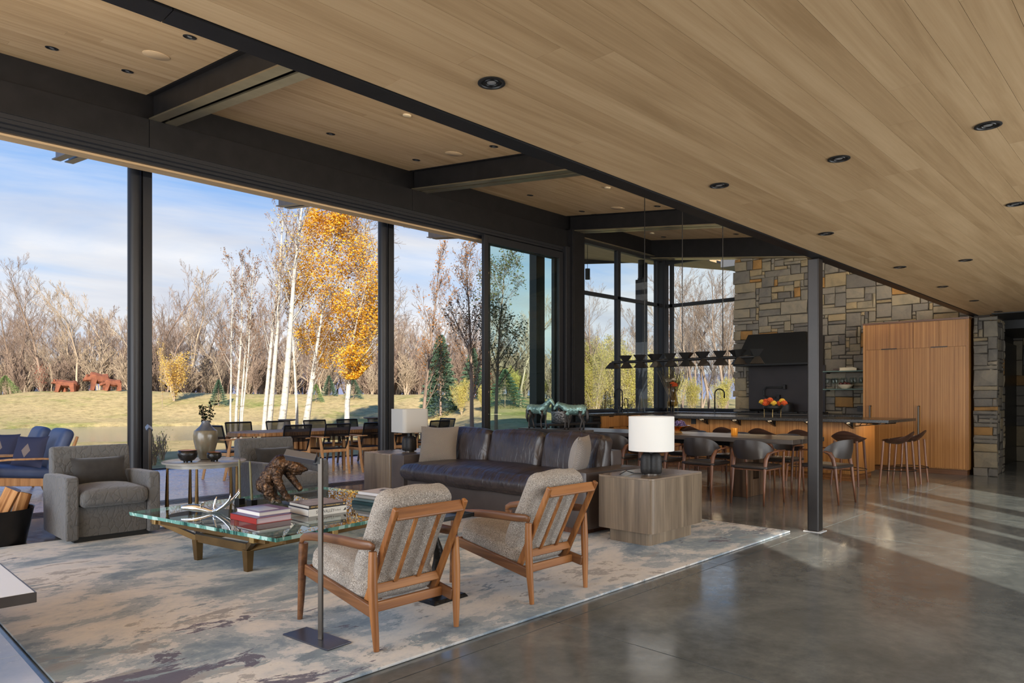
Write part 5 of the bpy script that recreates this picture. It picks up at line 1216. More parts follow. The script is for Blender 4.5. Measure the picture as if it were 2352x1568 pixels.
# ---- log bucket
t = thing('log_bucket', 'black metal firewood bucket beside the left club chair', 'bucket', (1.20, 7.42, 0))
MB().lathe([(.0, .006), (.235, .006), (.24, .0), (.26, .10), (.30, .31), (.305, .315), (.295, .312), (.235, .012), (0, .012)], 40).build('tub', noisy('seasoned_black_steel', [(.3, (18, 17, 17)), (.7, (30, 28, 28))], 8, 5, .35, .4), t, smooth=True)
def log(loc, L, w, rx, ry, rz, label, seed):
    t = thing('firewood_log', label, 'log', loc, 0, 'firewood in the bucket'); t.rotation_euler = (rx, ry, rz); r = random.Random(seed)
    mb = MB(); n = 7; prof = [(math.cos(a)*w*(.9 if a < PI else .5)*r.uniform(.85, 1.1), math.sin(a)*w*r.uniform(.85, 1.1)) for a in [i*2*PI/n for i in range(n)]]
    vs = []; fs = []
    for k in range(6):
        for x, y in prof: vs.append((x*r.uniform(.94, 1.05), y*r.uniform(.94, 1.05), L*k/5))
    for k in range(5):
        for i in range(n): fs.append((k*n+i, k*n+(i+1) % n, (k+1)*n+(i+1) % n, (k+1)*n+i))
    mb.add(vs, fs).build('split_wood', M['logw'], t, bevel=.004)
    MB().add([(x*.98, y*.98, L*1.001) for x, y in prof]+[(x, y, L*.99) for x, y in prof], [tuple(range(n))]+[(i, n+i, n+(i+1) % n, (i+1) % n) for i in range(n)]).build('cut_end', M['trestle'], t)
M['logw'] = wood('split_pine', (92, 58, 34), (158, 108, 66), (206, 160, 110), 2, 1.2, .8, .2, .2, .4, 12)
log((1.18, 7.36, .10), .42, .075, RT(18), RT(16), .4, 'split firewood log standing tallest in the bucket', 1)
log((1.36, 7.45, .10), .34, .06, RT(10), RT(24), 1.2, 'split firewood log leaning on the right bucket rim', 2)
log((1.05, 7.40, .10), .33, .065, RT(10), RT(-26), 2.2, 'split firewood log leaning left in the bucket', 3)
# ---------------------------------------------------------------- dining and kitchen
t = thing('dining_table', 'long dark plank dining table on stained trestles', 'table', (8.675, 5.33, 0)); O = t.location
for k in range(4):
    x0 = 8.2+.2375*k; MB(O).box(x0+.0015, 3.36+(.01, -.012, .006, -.006)[k], .715, x0+.236, 7.3, .77).build('board', M['darktable'], t, bevel=.003)
for y in (4.17, 6.5):
    MB(O).box(8.45, y-.12, 0, 8.62, y+.12, .715).box(8.80, y-.12, 0, 9.0, y+.12, .715).box(8.62, y-.12, .0, 8.80, y+.12, .22).box(8.62, y-.12, .58, 8.80, y+.12, .715).build('trestle', M['trestle'], t, bevel=.004)
MB(O).box(8.66, 4.05, .63, 8.76, 6.6, .715).build('beam', M['black'], t)

def dining_chair(loc, rz, label):
    t = thing('dining_chair', label, 'chair', loc, rz, 'walnut and leather dining chairs')
    MB().soft((0, .01, .443), (.45, .46, .045), .02, .006, 10).build('seat', M['leather_dk'], t, smooth=True, ang=0)
    for s in (-1, 1):
        MB().tube([(s*.205, -.245, 0), (s*.200, -.225, .2), (s*.197, -.20, .42), (s*.200, -.175, .54), (s*.215, -.15, .60), (s*.228, -.10, .632)], [.010, .015, .021, .026, .028, .018], 12).build('leg', M['walnut'], t, smooth=True, ang=0)
        MB().tube([(s*.238, .245, 0), (s*.235, .235, .2), (s*.236, .222, .42), (s*.246, .215, .60), (s*.249, .213, .634)], [.010, .014, .017, .013, .012], 12).build('leg', M['walnut'], t, smooth=True, ang=0)
        MB().tube([(s*.205, -.17, .60), (s*.245, -.08, .628), (s*.262, .03, .638), (s*.262, .14, .638), (s*.250, .225, .636), (s*.246, .238, .634)], [.020, .026, .024, .022, .016, .006], 12, flat=.45).build('arm', M['walnut'], t, smooth=True, ang=0)
    # wrapped back: inner and outer skins of a bent shell
    vs = []; fs = []; N, K = 22, 6
    for side in (0, 1):
        for i in range(N+1):
            a = -1.38+2.76*i/N; c = abs(a)/1.38; rx, ry = .238+.016*side, .215+.016*side
            zt = .770-.130*c**3.2; zb = .538+.085*c**2.6
            for k in range(K+1):
                q = k/K; z = zb+(zt-zb)*q; bul = (.012 if side else -.012)*math.sin(PI*q)*(1-c**3); lean = -.035*q*(1-c)
                rr = 1+bul/.24; vs.append((math.sin(a)*rx*rr, -.03-math.cos(a)*ry*rr+lean, z))
    P = (N+1)*(K+1)
    for i in range(N):
        for k in range(K):
            a = i*(K+1)+k; b = a+K+1; fs += [(a, b, b+1, a+1), (P+a, P+a+1, P+b+1, P+b)]
        a = i*(K+1); b = a+K+1; fs += [(a, P+a, P+b, b), (a+K, b+K, P+b+K, P+a+K)]
    for e in (0, N*(K+1)): fs += [(e+k, e+k+1, P+e+k+1, P+e+k) if e == 0 else (e+k+1, e+k, P+e+k, P+e+k+1) for k in range(K)]
    MB().add(vs, fs).build('backrest', M['leather_dk'], t, smooth=True, ang=60)
    MB().box(-.2, -.19, .405, .2, .2, .425).build('seat_frame', M['walnut'], t, bevel=.004)
    return t
ch = dining_chair((8.135, 3.785, 0), -PI/2, 'walnut and leather dining chair, table side nearest us, closest to the steel post')
for y, lab in ((4.46, 'walnut and leather dining chair, second from the steel post on our side'), (5.13, 'walnut and leather dining chair, third on our side, behind the near table lamp'), (5.80, 'walnut and leather dining chair, fourth on our side, seen over the sofa end'), (6.5, 'walnut and leather dining chair, last on our side behind the sofa back')):
    dup(ch, (8.135, y, 0), -PI/2, lab)
for y, lab in ((3.98, 'walnut and leather dining chair across the table, half behind the steel post'), (4.70, 'walnut and leather dining chair across the table, second from the steel post'), (5.38, 'walnut and leather dining chair across the table behind the amber bowl'), (6.1, 'walnut and leather dining chair across the table at the far end')):
    dup(ch, (9.32, y, 0), PI/2, lab)
dup(ch, (8.83, 3.20, 0), RT(-8), 'walnut and leather dining chair at the table head, right of the steel post')

def bar_stool(loc, rz, label):
    t = thing('bar_stool', label, 'stool', loc, rz, 'walnut counter stools')
    for sx in (-1, 1):
        for sy in (-1, 1): MB().tube([(sx*.188, sy*.188, 0), (sx*.17, sy*.165, .3), (sx*.152, sy*.145, .645)], [.0135, .017, .018], 10).build('leg', M['walnut'], t, smooth=True)
    vs = []; fs = []; NA, NR = 36, 7
    def zs(x, y, q):          # saddle with a low upswept back
        b = max(0, -y/.2); return .655-.018*(1-q*q)+.130*b**2.0*(1-.35*abs(x/.235)**2)+.035*abs(x/.235)**2.2
    for side in (1, 0):
        for i in range(NR+1):
            q = i/NR
            for j in range(NA):
                a = 2*PI*j/NA; x = .235*q*math.cos(a); y = .205*q*math.sin(a); x *= 1+.10*max(0, -math.sin(a)); z = zs(x, y, q)
                th = .032*(1-q**4)+.004
                vs.append((x, y, z if side else z-th))
    P = (NR+1)*NA
    for i in range(NR):
        for j in range(NA):
            a, b, c, d = i*NA+j, i*NA+(j+1) % NA, (i+1)*NA+(j+1) % NA, (i+1)*NA+j
            fs += [(d, c, b, a)[::-1] if 0 else (a, d, c, b), (P+a, P+b, P+c, P+d)]
    for j in range(NA): a, b = NR*NA+j, NR*NA+(j+1) % NA; fs.append((a, P+a, P+b, b))
    MB().add(vs, fs).build('seat', M['walnutd'], t, smooth=True, ang=50)
    ring = [(.235*math.cos(i*2*PI/40), .235*math.sin(i*2*PI/40), .235) for i in range(40)]
    MB().tube(ring, .006, 8, closed=True).build('foot_ring', M['blackm'], t, smooth=True)
    return t
M['walnutd'] = wood('dark_walnut', (48, 30, 23), (66, 42, 32), (84, 56, 44), 0, 1.0, .34, .45, .1, .03, 16)
st = bar_stool((10.72, 3.58, 0), -PI/2, 'walnut counter stool at the island corner, behind the head chair')
for y, lab in ((4.24, 'walnut counter stool at the island, seen above the far chair by the post'), (4.87, 'walnut counter stool at the island behind the amber candle glass'), (5.48, 'walnut counter stool at the island right of the amber bowl'), (6.1, 'walnut counter stool at the island, hidden end by the table lamp')):
    dup(st, (10.72, y, 0), -PI/2, lab)
dup(st, (11.06, 3.03, 0), 0, 'walnut counter stool at the island end, nearer of the pair')
dup(st, (11.69, 3.03, 0), 0, 'walnut counter stool at the island end, farther of the pair')

# ---- island
t = thing('kitchen_island', 'oak kitchen island with panelled front', 'cabinet', (11.56, 5.3, 0)); O = t.location
MB(O).box(11.135, 3.635, .1, 12.0, 7.2, .91).build('carcass', M['oak'], t)
for k in range(6):
    y = 3.62+.6*k; MB(O).box(11.118, y+.002, .11, 11.136, min(7.2, y+.598), .91).build('panel', M['oak'], t, bevel=.001)
for x0, x1 in ((11.12, 11.56), (11.563, 12.0)): MB(O).box(x0, 3.618, .11, x1-.002, 3.636, .91).build('panel', M['oak'], t, bevel=.001)
for k in range(3): MB(O).box(11.165, 3.665, .036*k, 11.98, 7.2, .036*k+.034).build('toe_slat', M['oakh'] if 'oakh' in M else M['teakx'], t)
MB(O).box(11.105, 6.28, .80, 11.12, 6.37, .89).build('outlet', M['black'], t)
for y in (3.66, 4.25, 4.85, 5.45, 6.05, 6.65):
    b = MB(O); b.bar((11.115, y, .895), (10.80, y, .895), .03, .012).bar((11.112, y, .905), (11.112, y, .80), .03, .012, (0, 1, 0)).bar((11.112, y, .805), (10.80, y, .892), .03, .010)
    for k in range(4): q = .07+k*.06; b.bar((11.112-q, y, .893), (11.112-q+.03, y, .805+.085*(q-.03)/.31), .02, .007)
    b.build('bracket', M['blackm'], t)
b = MB(O); b.bar((11.3, 3.62, .895), (11.3, 3.12, .895), .03, .012).bar((11.3, 3.62, .84), (11.3, 3.12, .892), .03, .010)
for k in range(5): b.bar((11.3, 3.58-k*.09, .893), (11.3, 3.62-k*.09, .845+.01*k), .02, .007)
b.bar((11.12, 3.62, .895), (10.82, 3.2, .895), .03, .012).bar((11.12, 3.62, .84), (10.82, 3.2, .892), .03, .010); b.build('bracket', M['blackm'], t)
o = MB((11.4, 5.1, .93)).box(10.75, 3.06, .908, 12.1, 7.2, .95).build('island_worktop', M['granite'], bevel=.003); o.location = (11.4, 5.1, .93); tag(o, 'black speckled stone worktop overhanging the oak island', 'worktop')
M['oakh'] = M['teakx']
t = thing('added_strip', 'added warm glow strip under the island worktop overhang', 'added light', (10.95, 5.3, .902)); MB().box(-.015, -1.75, -.006, .015, 1.75, .004).build('profile', M['grey_steel'], t)  # unseen strip added to warm the island front panels
d = bpy.data.lights.new('added_glow', 'AREA'); d.shape = 'RECTANGLE'; d.size = .04; d.size_y = 3.4; d.energy = 6; d.color = (1, .76, .48)
o = bpy.data.objects.new('added_glow', d); COL.objects.link(o); o.parent = t; o.location = (0, 0, -.012); o.rotation_euler = (0, RT(20), 0)
t = thing('added_strip', 'added warm glow strip under the island end overhang', 'added light', (11.6, 3.34, .902)); MB().box(-.42, -.015, -.006, .42, .015, .004).build('profile', M['grey_steel'], t)  # second added strip, warms the island end panel
d = bpy.data.lights.new('added_glow', 'AREA'); d.shape = 'RECTANGLE'; d.size = .8; d.size_y = .04; d.energy = 3.5; d.color = (1, .76, .48)
o = bpy.data.objects.new('added_glow', d); COL.objects.link(o); o.parent = t; o.location = (0, 0, -.012); o.rotation_euler = (RT(20), 0, 0)

# ---- perimeter base cabinets and worktop
def drawers(name, label, x0, x1, y0, y1, face, n, grp='oak base cabinets', faces=3):
    cx, cy = (x0+x1)/2, (y0+y1)/2; t = thing(name, label, 'cabinet', (cx, cy, 0), 0, grp); O = (cx, cy, 0)
    MB(O).box(x0, y0, .1, x1, y1, .905).build('body', M['oak'], t); MB(O).box(x0+.04, y0+.04, 0, x1-.02, y1-.02, .1).build('toe_kick', M['black'], t)
    zs_ = [.11, .40, .68, .90] if n == 3 else [.11, .90]
    for a, b in zip(zs_, zs_[1:]):
        if face == 'y': d = MB(O).box(x0+.003, y0-.02, a+.003, x1-.003, y0, b-.003).build('drawer', M['oak'], t, bevel=.001); MB(O).box(cx-.07, y0-.028, b-.018, cx+.07, y0-.018, b-.003).build('pull', M['blackm'], d)
        else: d = MB(O).box(x0-.02, y0+.003, a+.003, x0, y1-.003, b-.003).build('drawer', M['oak'], t, bevel=.001); MB(O).box(x0-.028, cy-.07, b-.018, x0-.018, cy+.07, b-.003).build('pull', M['blackm'], d)
for k in range(4): drawers('base_cabinet', ['oak drawer base at the left end of the window run', 'oak drawer base second along the window run, below the tall tap', 'oak drawer base third along the window run', 'oak drawer base in the window corner'][k], 11.05+.6*k, min(13.25, 11.64+.6*k), 8.30, 8.88, 'y', 3)
for k in range(3): drawers('base_cabinet', ['oak drawer base by the end window, next to the corner', 'oak drawer base by the end window under the right tap', 'oak drawer base by the end window, near the stone wall'][k], 13.33, 14.28, 7.0+.42*k, 7.41+.42*k, 'x', 3)
drawers('base_cabinet', 'oak drawer base right of the range', 13.30, 13.85, 4.20, 4.98, 'x', 3); drawers('base_cabinet', 'oak drawer base left of the range', 13.30, 13.85, 6.56, 6.98, 'x', 3)
t = thing('under_counter_fridge', 'black under counter fridge beside the steel pier', 'fridge', (10.9, 8.6, 0)); O = t.location
MB(O).box(10.76, 8.32, .0, 11.03, 8.72, .90).build('case', M['black'], t); MB(O).box(10.77, 8.30, .62, 11.02, 8.325, .88).box(10.77, 8.30, .12, 11.02, 8.325, .60).build('door', M['blackm'], t, bevel=.003); MB(O).box(10.80, 8.28, .84, 10.99, 8.305, .855).build('handle', M['grey_steel'], t)
b = MB((13, 7, .93)); b.box(10.75, 8.27, .91, 14.30, 8.90, .95).box(13.27, 4.20, .91, 13.87, 4.98, .95).box(13.27, 6.56, .91, 13.87, 8.27, .95).box(13.87, 6.99, .91, 14.30, 8.27, .95)
o = b.build('perimeter_worktop', M['granite'], bevel=.002); o.location = (13, 7, .93); tag(o, 'black stone worktop along the kitchen windows and stove wall', 'worktop')
# range, hood, steel backsplash, pot filler
t = thing('range_cooker', 'black range cooker with gas hob in the stone wall', 'cooker', (13.6, 5.77, 0)); O = t.location
MB(O).box(13.26, 5.0, .02, 13.84, 6.54, .935).build('body', M['blackm'], t, bevel=.004); MB(O).box(13.24, 4.99, .935, 13.84, 6.55, .955).build('hob_deck', M['grey_steel'], t, bevel=.002)
for k in range(4):
    y = 5.18+k*.39; g = MB(O)
    for q in range(5): g.box(13.32, y-.17+q*.085-.006, .975, 13.84, y-.17+q*.085+.006, .99)
    for q in range(3): g.box(13.34+q*.24, y-.18, .965, 13.352+q*.24, y+.18, .985)
    g.build('grate', M['black'], t)
for k in range(8): MB(O).tube([(13.235, 5.12+k*.19, .885), (13.205, 5.12+k*.19, .885)], .022, 14).build('knob', M['grey_steel'], t, smooth=True)
t = thing('range_hood', 'black steel canopy hood on the stone wall', 'hood', (13.6, 5.75, 1.9)); O = t.location
pr = [(5.14, 1.93), (6.66, 1.93), (6.43, 2.53), (5.30, 2.53)]
vs = [(13.30, y, z) for y, z in pr[:2]]+[(13.46, y, z) for y, z in pr[2:]]+[(13.87, y, z) for y, z in pr]
MB(O).add(vs, [(0, 1, 2, 3)[::-1], (4, 5, 6, 7), (0, 4, 5, 1)[::-1], (1, 5, 6, 2)[::-1], (2, 6, 7, 3)[::-1], (3, 7, 4, 0)[::-1]]).build('canopy', M['soot'], t)
MB(O).box(13.28, 5.13, 1.895, 13.87, 6.67, 1.93).build('rim', M['blackm'], t, bevel=.002)
o = MB((13.9, 5.83, 1.4)).box(13.845, 5.06, .957, 13.87, 6.60, 1.894).build('backsplash', noisy('steel_backsplash', [(.3, (44, 39, 40)), (.7, (54, 48, 49))], 3, 5, .5, .3)); o.location = (13.9, 5.83, 1.4); tag(o, 'plain dark steel backsplash panel behind the hob', 'panel')
t = thing('pot_filler', 'black folding pot filler tap on the steel backsplash', 'tap', (13.835, 6.0, 1.37)); q = RT
MB().tube([(-.05, -.03, -.10), (-.05, .20, -.10), (-.05, .25, -.06), (-.05, .25, .05), (-.05, .20, .10), (-.05, -.16, .10)], .016, 10).build('arm', M['black'], t, smooth=True, ang=0)
MB().box(-.085, -.20, .06, -.015, -.15, .15).box(-.085, -.08, -.14, .01, -.02, -.05).build('valve', M['black'], t, bevel=.006)
# tall cabinet block: two fridge columns with lockers above
t = thing('tall_cabinet', 'tall oak fridge cabinet block against the stone wall', 'cabinet', (13.55, 3.385, 0)); O = t.location
MB(O).box(13.262, 2.60, .09, 13.86, 4.17, 2.55).build('carcass', M['oak'], t)
MB(O).box(13.24, 2.585, .10, 13.30, 2.625, 2.55).build('side_panel', M['oak'], t); MB(O).box(13.24, 4.145, .10, 13.30, 4.185, 2.55).build('side_panel', M['oak'], t)
MB(O).box(13.23, 2.58, 2.545, 13.86, 4.195, 2.575).build('top_trim', M['teaky'], t)
MB(O).box(13.31, 2.62, 0, 13.85, 4.15, .09).build('toe_kick', M['teaky'], t)
for a, b, hy in ((2.628, 3.384, 3.30), (3.388, 4.142, 4.06)):
    d = MB(O).box(13.243, a, .105, 13.263, b, 2.10).build('door', M['oak'], t, bevel=.001)
    MB(O).tube([(13.243, hy, 1.12), (13.19, hy, 1.12), (13.19, hy, .60), (13.243, hy, .60)], .014, 8).build('handle', M['brushed'] if 'brushed' in M else M['grey_steel'], d, smooth=True)
    m_ = (a+b)/2
    for c, e in ((a, m_-.002), (m_+.002, b)): d = MB(O).box(13.243, c, 2.106, 13.263, e, 2.54).build('locker_door', M['oak'], t, bevel=.001)
    MB(O).box(13.228, m_-.12, 2.100, 13.245, m_+.12, 2.114).build('finger_pull', M['blackm'], t)

# ---- taps and things on the worktop
def tap(loc, label, r, h, rz, lever=True):
    t = thing('kitchen_tap', label, 'tap', loc, rz); pts = [(0, 0, 0), (0, 0, h-r)]+[(0, -r+r*math.cos(a), h-r+r*math.sin(a)) for a in [PI*i/10 for i in range(1, 11)]]+[(0, -2*r, h-r-.10)]
    MB().tube(pts, .014 if h > .35 else .009, 10).build('spout', M['blackm'], t, smooth=True, ang=0); MB().lathe([(.026, 0), (.026, .05), (.018, .055)], 14).build('base', M['blackm'], t, smooth=True)
    if lever: MB().tube([(0, 0, .09), (.06, 0, .09), (.10, 0, .10)], .016, 10).build('lever', M['blackm'], t, smooth=True)
tap((12.37, 8.74, .95), 'tall black gooseneck tap at the left window sink', .085, .50, RT(200)); tap((12.58, 8.74, .95), 'small black filter tap beside the tall gooseneck', .06, .30, RT(170), False)
tap((14.05, 7.48, .95), 'black gooseneck tap at the end window sink', .10, .50, RT(30))
t = thing('glass_carafe', 'clear glass cone carafe at the window sink', 'carafe', (13.0, 8.68, .95)); MB().lathe([(.09, 0), (.088, .02), (.05, .24), (.028, .40), (.03, .44)], 24).build('body', M['glass'], t, smooth=True); MB().tube([(.0, 0, .03), (.05, .0, .46)], .006, 8).build('rod', M['glass'], t, smooth=True)
t = thing('soap_bottle', 'small dark soap dispenser by the left window tap', 'bottle', (12.2, 8.72, .95)); MB().lathe([(.022, 0), (.022, .10), (.008, .12), (.008, .16)], 14).build('body', M['blackm'], t, smooth=True); MB().tube([(0, 0, .155), (0, -.05, .155)], .006, 8).build('nozzle', M['blackm'], t)
# vase of dried flowers
t = thing('smoked_vase', 'smoked glass vase on thin legs in the window corner', 'vase', (13.92, 8.45, .95))
MB().lathe([(.03, .09), (.10, .12), (.125, .20), (.11, .30), (.08, .42), (.085, .50), (.078, .50), (.072, .42), (.10, .30), (.115, .20), (.09, .13), (.0, .10)], 28).build('body', M['smoke'], t, smooth=True)
for k in range(4): a = PI/4+k*PI/2; MB().tube([(.12*math.cos(a), .12*math.sin(a), 0), (.12*math.cos(a), .12*math.sin(a), .22)], .005, 6).build('leg', M['brass'], t)
def flowers():
    r = random.Random(3); t = thing('dried_bouquet', 'dried grasses and orange blooms in the smoked vase', 'flowers', (13.92, 8.45, 1.07)); stx = MB(); gr = MB(); blooms = []
    for k in range(60):
        a = r.random()*6.28; sp = r.uniform(.0, .34); L = r.uniform(.48, .84); e = V3((math.cos(a)*sp, math.sin(a)*sp, L)); stx.tube([(0, 0, .02), tuple(e*.5*1.0), tuple(e)], [.004, .003, .002], 4)
        for q in range(22):
            u = V3((math.cos(a)*.3+r.gauss(0, .3), math.sin(a)*.3+r.gauss(0, .3), 1)).normalized(); c = e*(.62+.38*r.random()); w = u.orthogonal().normalized()*.009; gr.add([tuple(c-w), tuple(c+w), tuple(c+u*.11)], [(0, 1, 2)])
    stx.build('stem', M['bark_pale'], t); o = gr.build('plumes', M['plume'], t); o['kind'] = 'stuff'
    for k in range(9):
        a = r.random()*6.28; b = MB(); c = V3((r.uniform(-.14, .10), r.uniform(-.16, .10), r.uniform(.40, .60)))
        for ring, (rr, zz) in enumerate(((.055, 0), (.042, .018), (.026, .030))):
            for j in range(10): q = j*2*PI/10+ring*.3; p = c+V3((math.cos(q)*rr, math.sin(q)*rr, zz)); b.ball(tuple(p), (.018, .018, .012), 6, 4)
        b.ball(tuple(c+V3((0, 0, .02))), .02, 8, 5, 1); b.build('bloom', [M['orange'] if k % 3 else M['cream'], M['black']], t, smooth=True, ang=0)
M['plume'] = leafmat('dry_plumes', [(196, 178, 142), (150, 130, 92), (110, 100, 70), (214, 200, 168)], .4); M['orange'] = plain('orange_petals', (206, 84, 30), .7); M['cream'] = plain('cream_petals', (216, 204, 176), .7); M['yellow'] = plain('yellow_petals', (226, 180, 58), .7)
flowers()
t = thing('flower_bowl', 'black bowl on brass legs on the island worktop', 'bowl', (11.4, 5.02, .95)); MB().lathe([(.02, .07), (.10, .085), (.145, .14), (.155, .18), (.148, .18), (.10, .10), (.0, .085)], 28).build('body', M['black'], t, smooth=True, ang=0)
for k in range(4): a = RT(25)+k*PI/2; MB().tube([(.13*math.cos(a), .13*math.sin(a), 0), (.13*math.cos(a), .13*math.sin(a), .17 if k % 2 else .12)], .006, 6).build('leg', M['brass'], t)
r = random.Random(12)
for k in range(9):
    x, y, z = (r.uniform(-.10, .10), -.20+.05*k, .22+.03*math.sin(k*1.9)+.02*(1-abs(k-4)/4)); b = MB(); o_ = V3((11.4+x, 5.02+y, .95+z))
    for ring in range(4):
        for j in range(9): q = j*2*PI/9+ring; e = ring*.42; p = V3((math.cos(q)*math.cos(e), math.sin(q)*math.cos(e), math.sin(e)))*.038; b.ball(tuple(p), (.017, .017, .014), 6, 4)
    b.ball((0, 0, 0), .034, 10, 6); f_ = thing('ranunculus', ('yellow' if k in (1, 3, 8) else 'orange')+' ranunculus bloom in the black bowl on the island'+(', lowest at the left' if k == 0 else (', leftmost yellow' if k == 1 else (', top yellow' if k == 3 else (', rightmost yellow' if k == 8 else (', between the two left yellow ones' if k == 2 else (', right of the top yellow one' if k == 4 else (', centre of the bunch' if k == 5 else (', right of centre' if k == 6 else ', beside the rightmost yellow one')))))))), 'flower', tuple(o_), 0, 'ranunculus in the island bowl')
    b.build('petals', M['yellow' if k in (1, 3, 8) else 'orange'], f_, smooth=True, ang=0); MB().tube([(0, 0, -.02), (-.3*x, -.3*y, -.10)], .004, 6).build('stem', M['eucal'], f_)
t = thing('frying_pan', 'black frying pan on the left of the hob', 'pan', (13.55, 6.28, .99)); MB().lathe([(.0, .004), (.13, 0), (.165, .045), (.158, .045), (.125, .008), (0, .008)], 28).build('body', M['black'], t, smooth=True); MB().bar((0, .15, .035), (-.06, .36, .06), .025, .014).build('handle', M['black'], t, bevel=.003)
t = thing('stock_pot', 'black lidded pot on the hob behind the flower bowl', 'pot', (13.6, 5.75, .99)); MB().lathe([(.16, 0), (.17, .12), (.17, .13)], 28).build('body', M['black'], t, smooth=True); MB().lathe([(.175, .13), (.16, .155), (.08, .185), (.0, .19)], 28).build('lid', M['black'], t, smooth=True); MB().lathe([(.008, .19), (.008, .205), (.02, .215), (.0, .225)], 12).build('knob', M['brass'], t, smooth=True)
# shelves by the tall cabinet
for z, lab in ((1.765, 'upper glass shelf on the stone wall by the tall cabinet'), (1.43, 'lower glass shelf on the stone wall by the tall cabinet')):
    t = thing('glass_shelf', lab, 'shelf', (13.75, 4.62, z), 0, 'glass wall shelves'); MB().box(-.17, -.42, -.02, .15, .42, 0).build('board', plain('bottle_green_glass', (78, 100, 92), .15), t, bevel=.002); MB().box(-.02, -.40, -.045, .15, -.37, -.02).box(-.02, .37, -.045, .15, .40, -.02).build('bracket', M['blackm'], t)
t = thing('wooden_board', 'pale wooden board with dark grip on the upper glass shelf', 'board', (13.70, 4.66, 1.766)); MB().prism([(-.22, .0), (.08, .0), (.10, .03), (.08, .06), (-.16, .065), (-.22, .045)], -.012, .012, 'x').build('blade', M['cream'], t, bevel=.003); MB().box(-.012, .07, .02, .012, .20, .045).build('grip', M['walnutd'], t, bevel=.004)
wg = thing('wine_glass', 'stemmed wine glass on the lower glass shelf', 'glass', (13.74, 4.98, 1.431), 0, 'wine glasses on the lower shelf')
MB().lathe([(.034, 0), (.032, .004), (.005, .01), (.004, .09), (.02, .10), (.036, .125), (.036, .17), (.028, .21), (.0265, .21), (.034, .17), (.034, .126), (.018, .104), (.0, .10)], 20).build('bowl_and_stem', M['glass'], wg, smooth=True)
for k in range(1, 10): dup(wg, (13.74+(.08 if k % 2 else 0), 4.98-.082*k, 1.431))
t = thing('cream_bowl', 'cream oval bowl of dark fruit on the lower glass shelf', 'bowl', (13.64, 4.62, 1.431)); MB().lathe([(.05, 0), (.09, .03), (.125, .075), (.118, .075), (.08, .04), (.0, .02)], 24, sy=1.15).build('body', M['cream'], t, smooth=True)
for k in range(5): b = MB().ball((0, 0, 0), .035, 10, 7).build('plum', plain('plum_skin', (74, 28, 26), .35), smooth=True); b.location = (13.62+.03*(k % 2), 4.55+.036*k, 1.505+.01*(k % 3)); tag(b, 'dark red plum in the cream bowl on the lower shelf', 'plum', 'plums in the cream bowl')
t = thing('wall_outlet', 'square black outlet set in the stone below the shelves', 'outlet', (13.90, 4.42, 1.06)); MB().box(-.05, -.065, -.05, .0, .065, .05).build('plate', M['black'], t, bevel=.003); MB().box(-.053, -.035, -.025, -.049, .035, .025).build('socket', M['blackm'], t)

# ---- on the dining table
t = thing('amber_bowl', 'amber glass footed bowl on the dining table', 'bowl', (8.70, 5.20, .77)); MB().lathe([(.07, 0), (.05, .02), (.035, .035), (.10, .06), (.185, .105), (.18, .107), (.09, .068), (.0, .05)], 32).build('body', M['amber'], t, smooth=True, ang=0)
r = random.Random(5); b = MB()
for k in range(130): a = r.random()*6.28; q = r.random()**.5*.15; b.ball((q*math.cos(a), q*math.sin(a)+.02, .09+r.random()*.075), r.uniform(.010, .018), 6, 4)
o = b.build('purple_blossoms', noisy('purple_petals', [(.35, (58, 46, 74)), (.65, (128, 110, 158))], 40, 3, .8)); o.location = (8.70, 5.20, .77); tag(o, 'heap of purple dried blossoms in the amber bowl', 'flowers', kind='stuff')
t = thing('candle_glass', 'small amber candle glass on the dining table', 'candle holder', (8.72, 4.36, .77)); MB().lathe([(.04, 0), (.042, .005), (.044, .095), (.040, .095), (.037, .01), (.0, .008)], 20).build('cup', plain('amber_mercury', (196, 130, 40), .25, .5, Emission_Color=rgb(220, 130, 40), Emission_Strength=.35), t, smooth=True); MB().lathe([(.034, .01), (.034, .05), (.0, .05)], 14).build('wax', M['cream'], t)

# ---- chandelier of folded cones
t = thing('chandelier', 'long black linear chandelier of paired cones over the dining table', 'pendant lamp', (8.67, 5.16, 1.80)); O = (8.67, 5.16, 1.80)
MB().tube([(0, -1.15, 0), (0, 1.15, 0)], .022, 12).build('bar', M['black'], t, smooth=True)
for k in range(10):
    y = 1.14-.2535*k; c = MB(); up = k % 2
    def half(sgn, dy, tw):
        w, h = .122, .094; base = [(math.cos(a+tw)*w, dy+math.sin(a+tw)*w, sgn*h) for a in (PI/4, 3*PI/4, 5*PI/4, 7*PI/4)]; n0 = .040; nk = [(math.cos(a+tw)*n0, dy+math.sin(a+tw)*n0, 0) for a in (PI/4, 3*PI/4, 5*PI/4, 7*PI/4)]
        vs = nk+base+[(x*.96, dy+(yy-dy)*.96, z*.97) for x, yy, z in base]
        f_ = [(0, 1, 5, 4), (1, 2, 6, 5), (2, 3, 7, 6), (3, 0, 4, 7), (4, 5, 9, 8), (5, 6, 10, 9), (6, 7, 11, 10), (7, 4, 8, 11), (0, 3, 2, 1)]
        return MB().add([(a, b+y, c_) for a, b, c_ in vs], [q if sgn > 0 else q[::-1] for q in f_])
    tw = (.0, .5, .2, .7, .35)[k % 5]
    lo = half(-1, .0, tw).build('shade', M['black'], t)
    if k: half(1, .02, tw+.25).build('shade', M['black'], t)
    MB().lathe([(.0, -.05), (.03, -.05), (.03, -.062), (.0, -.062)], 12, (0, y, 0)).build('led', plain('led_disc', (255, 236, 200), .5, Emission_Color=rgb(255, 226, 180), Emission_Strength=2.0), lo)
for y in (.57, -.05, -.66): MB().tube([(0, y, .02), (0, y, cz(5.16+y)-1.80)], .006, 8).build('rod', M['blackm'], t)

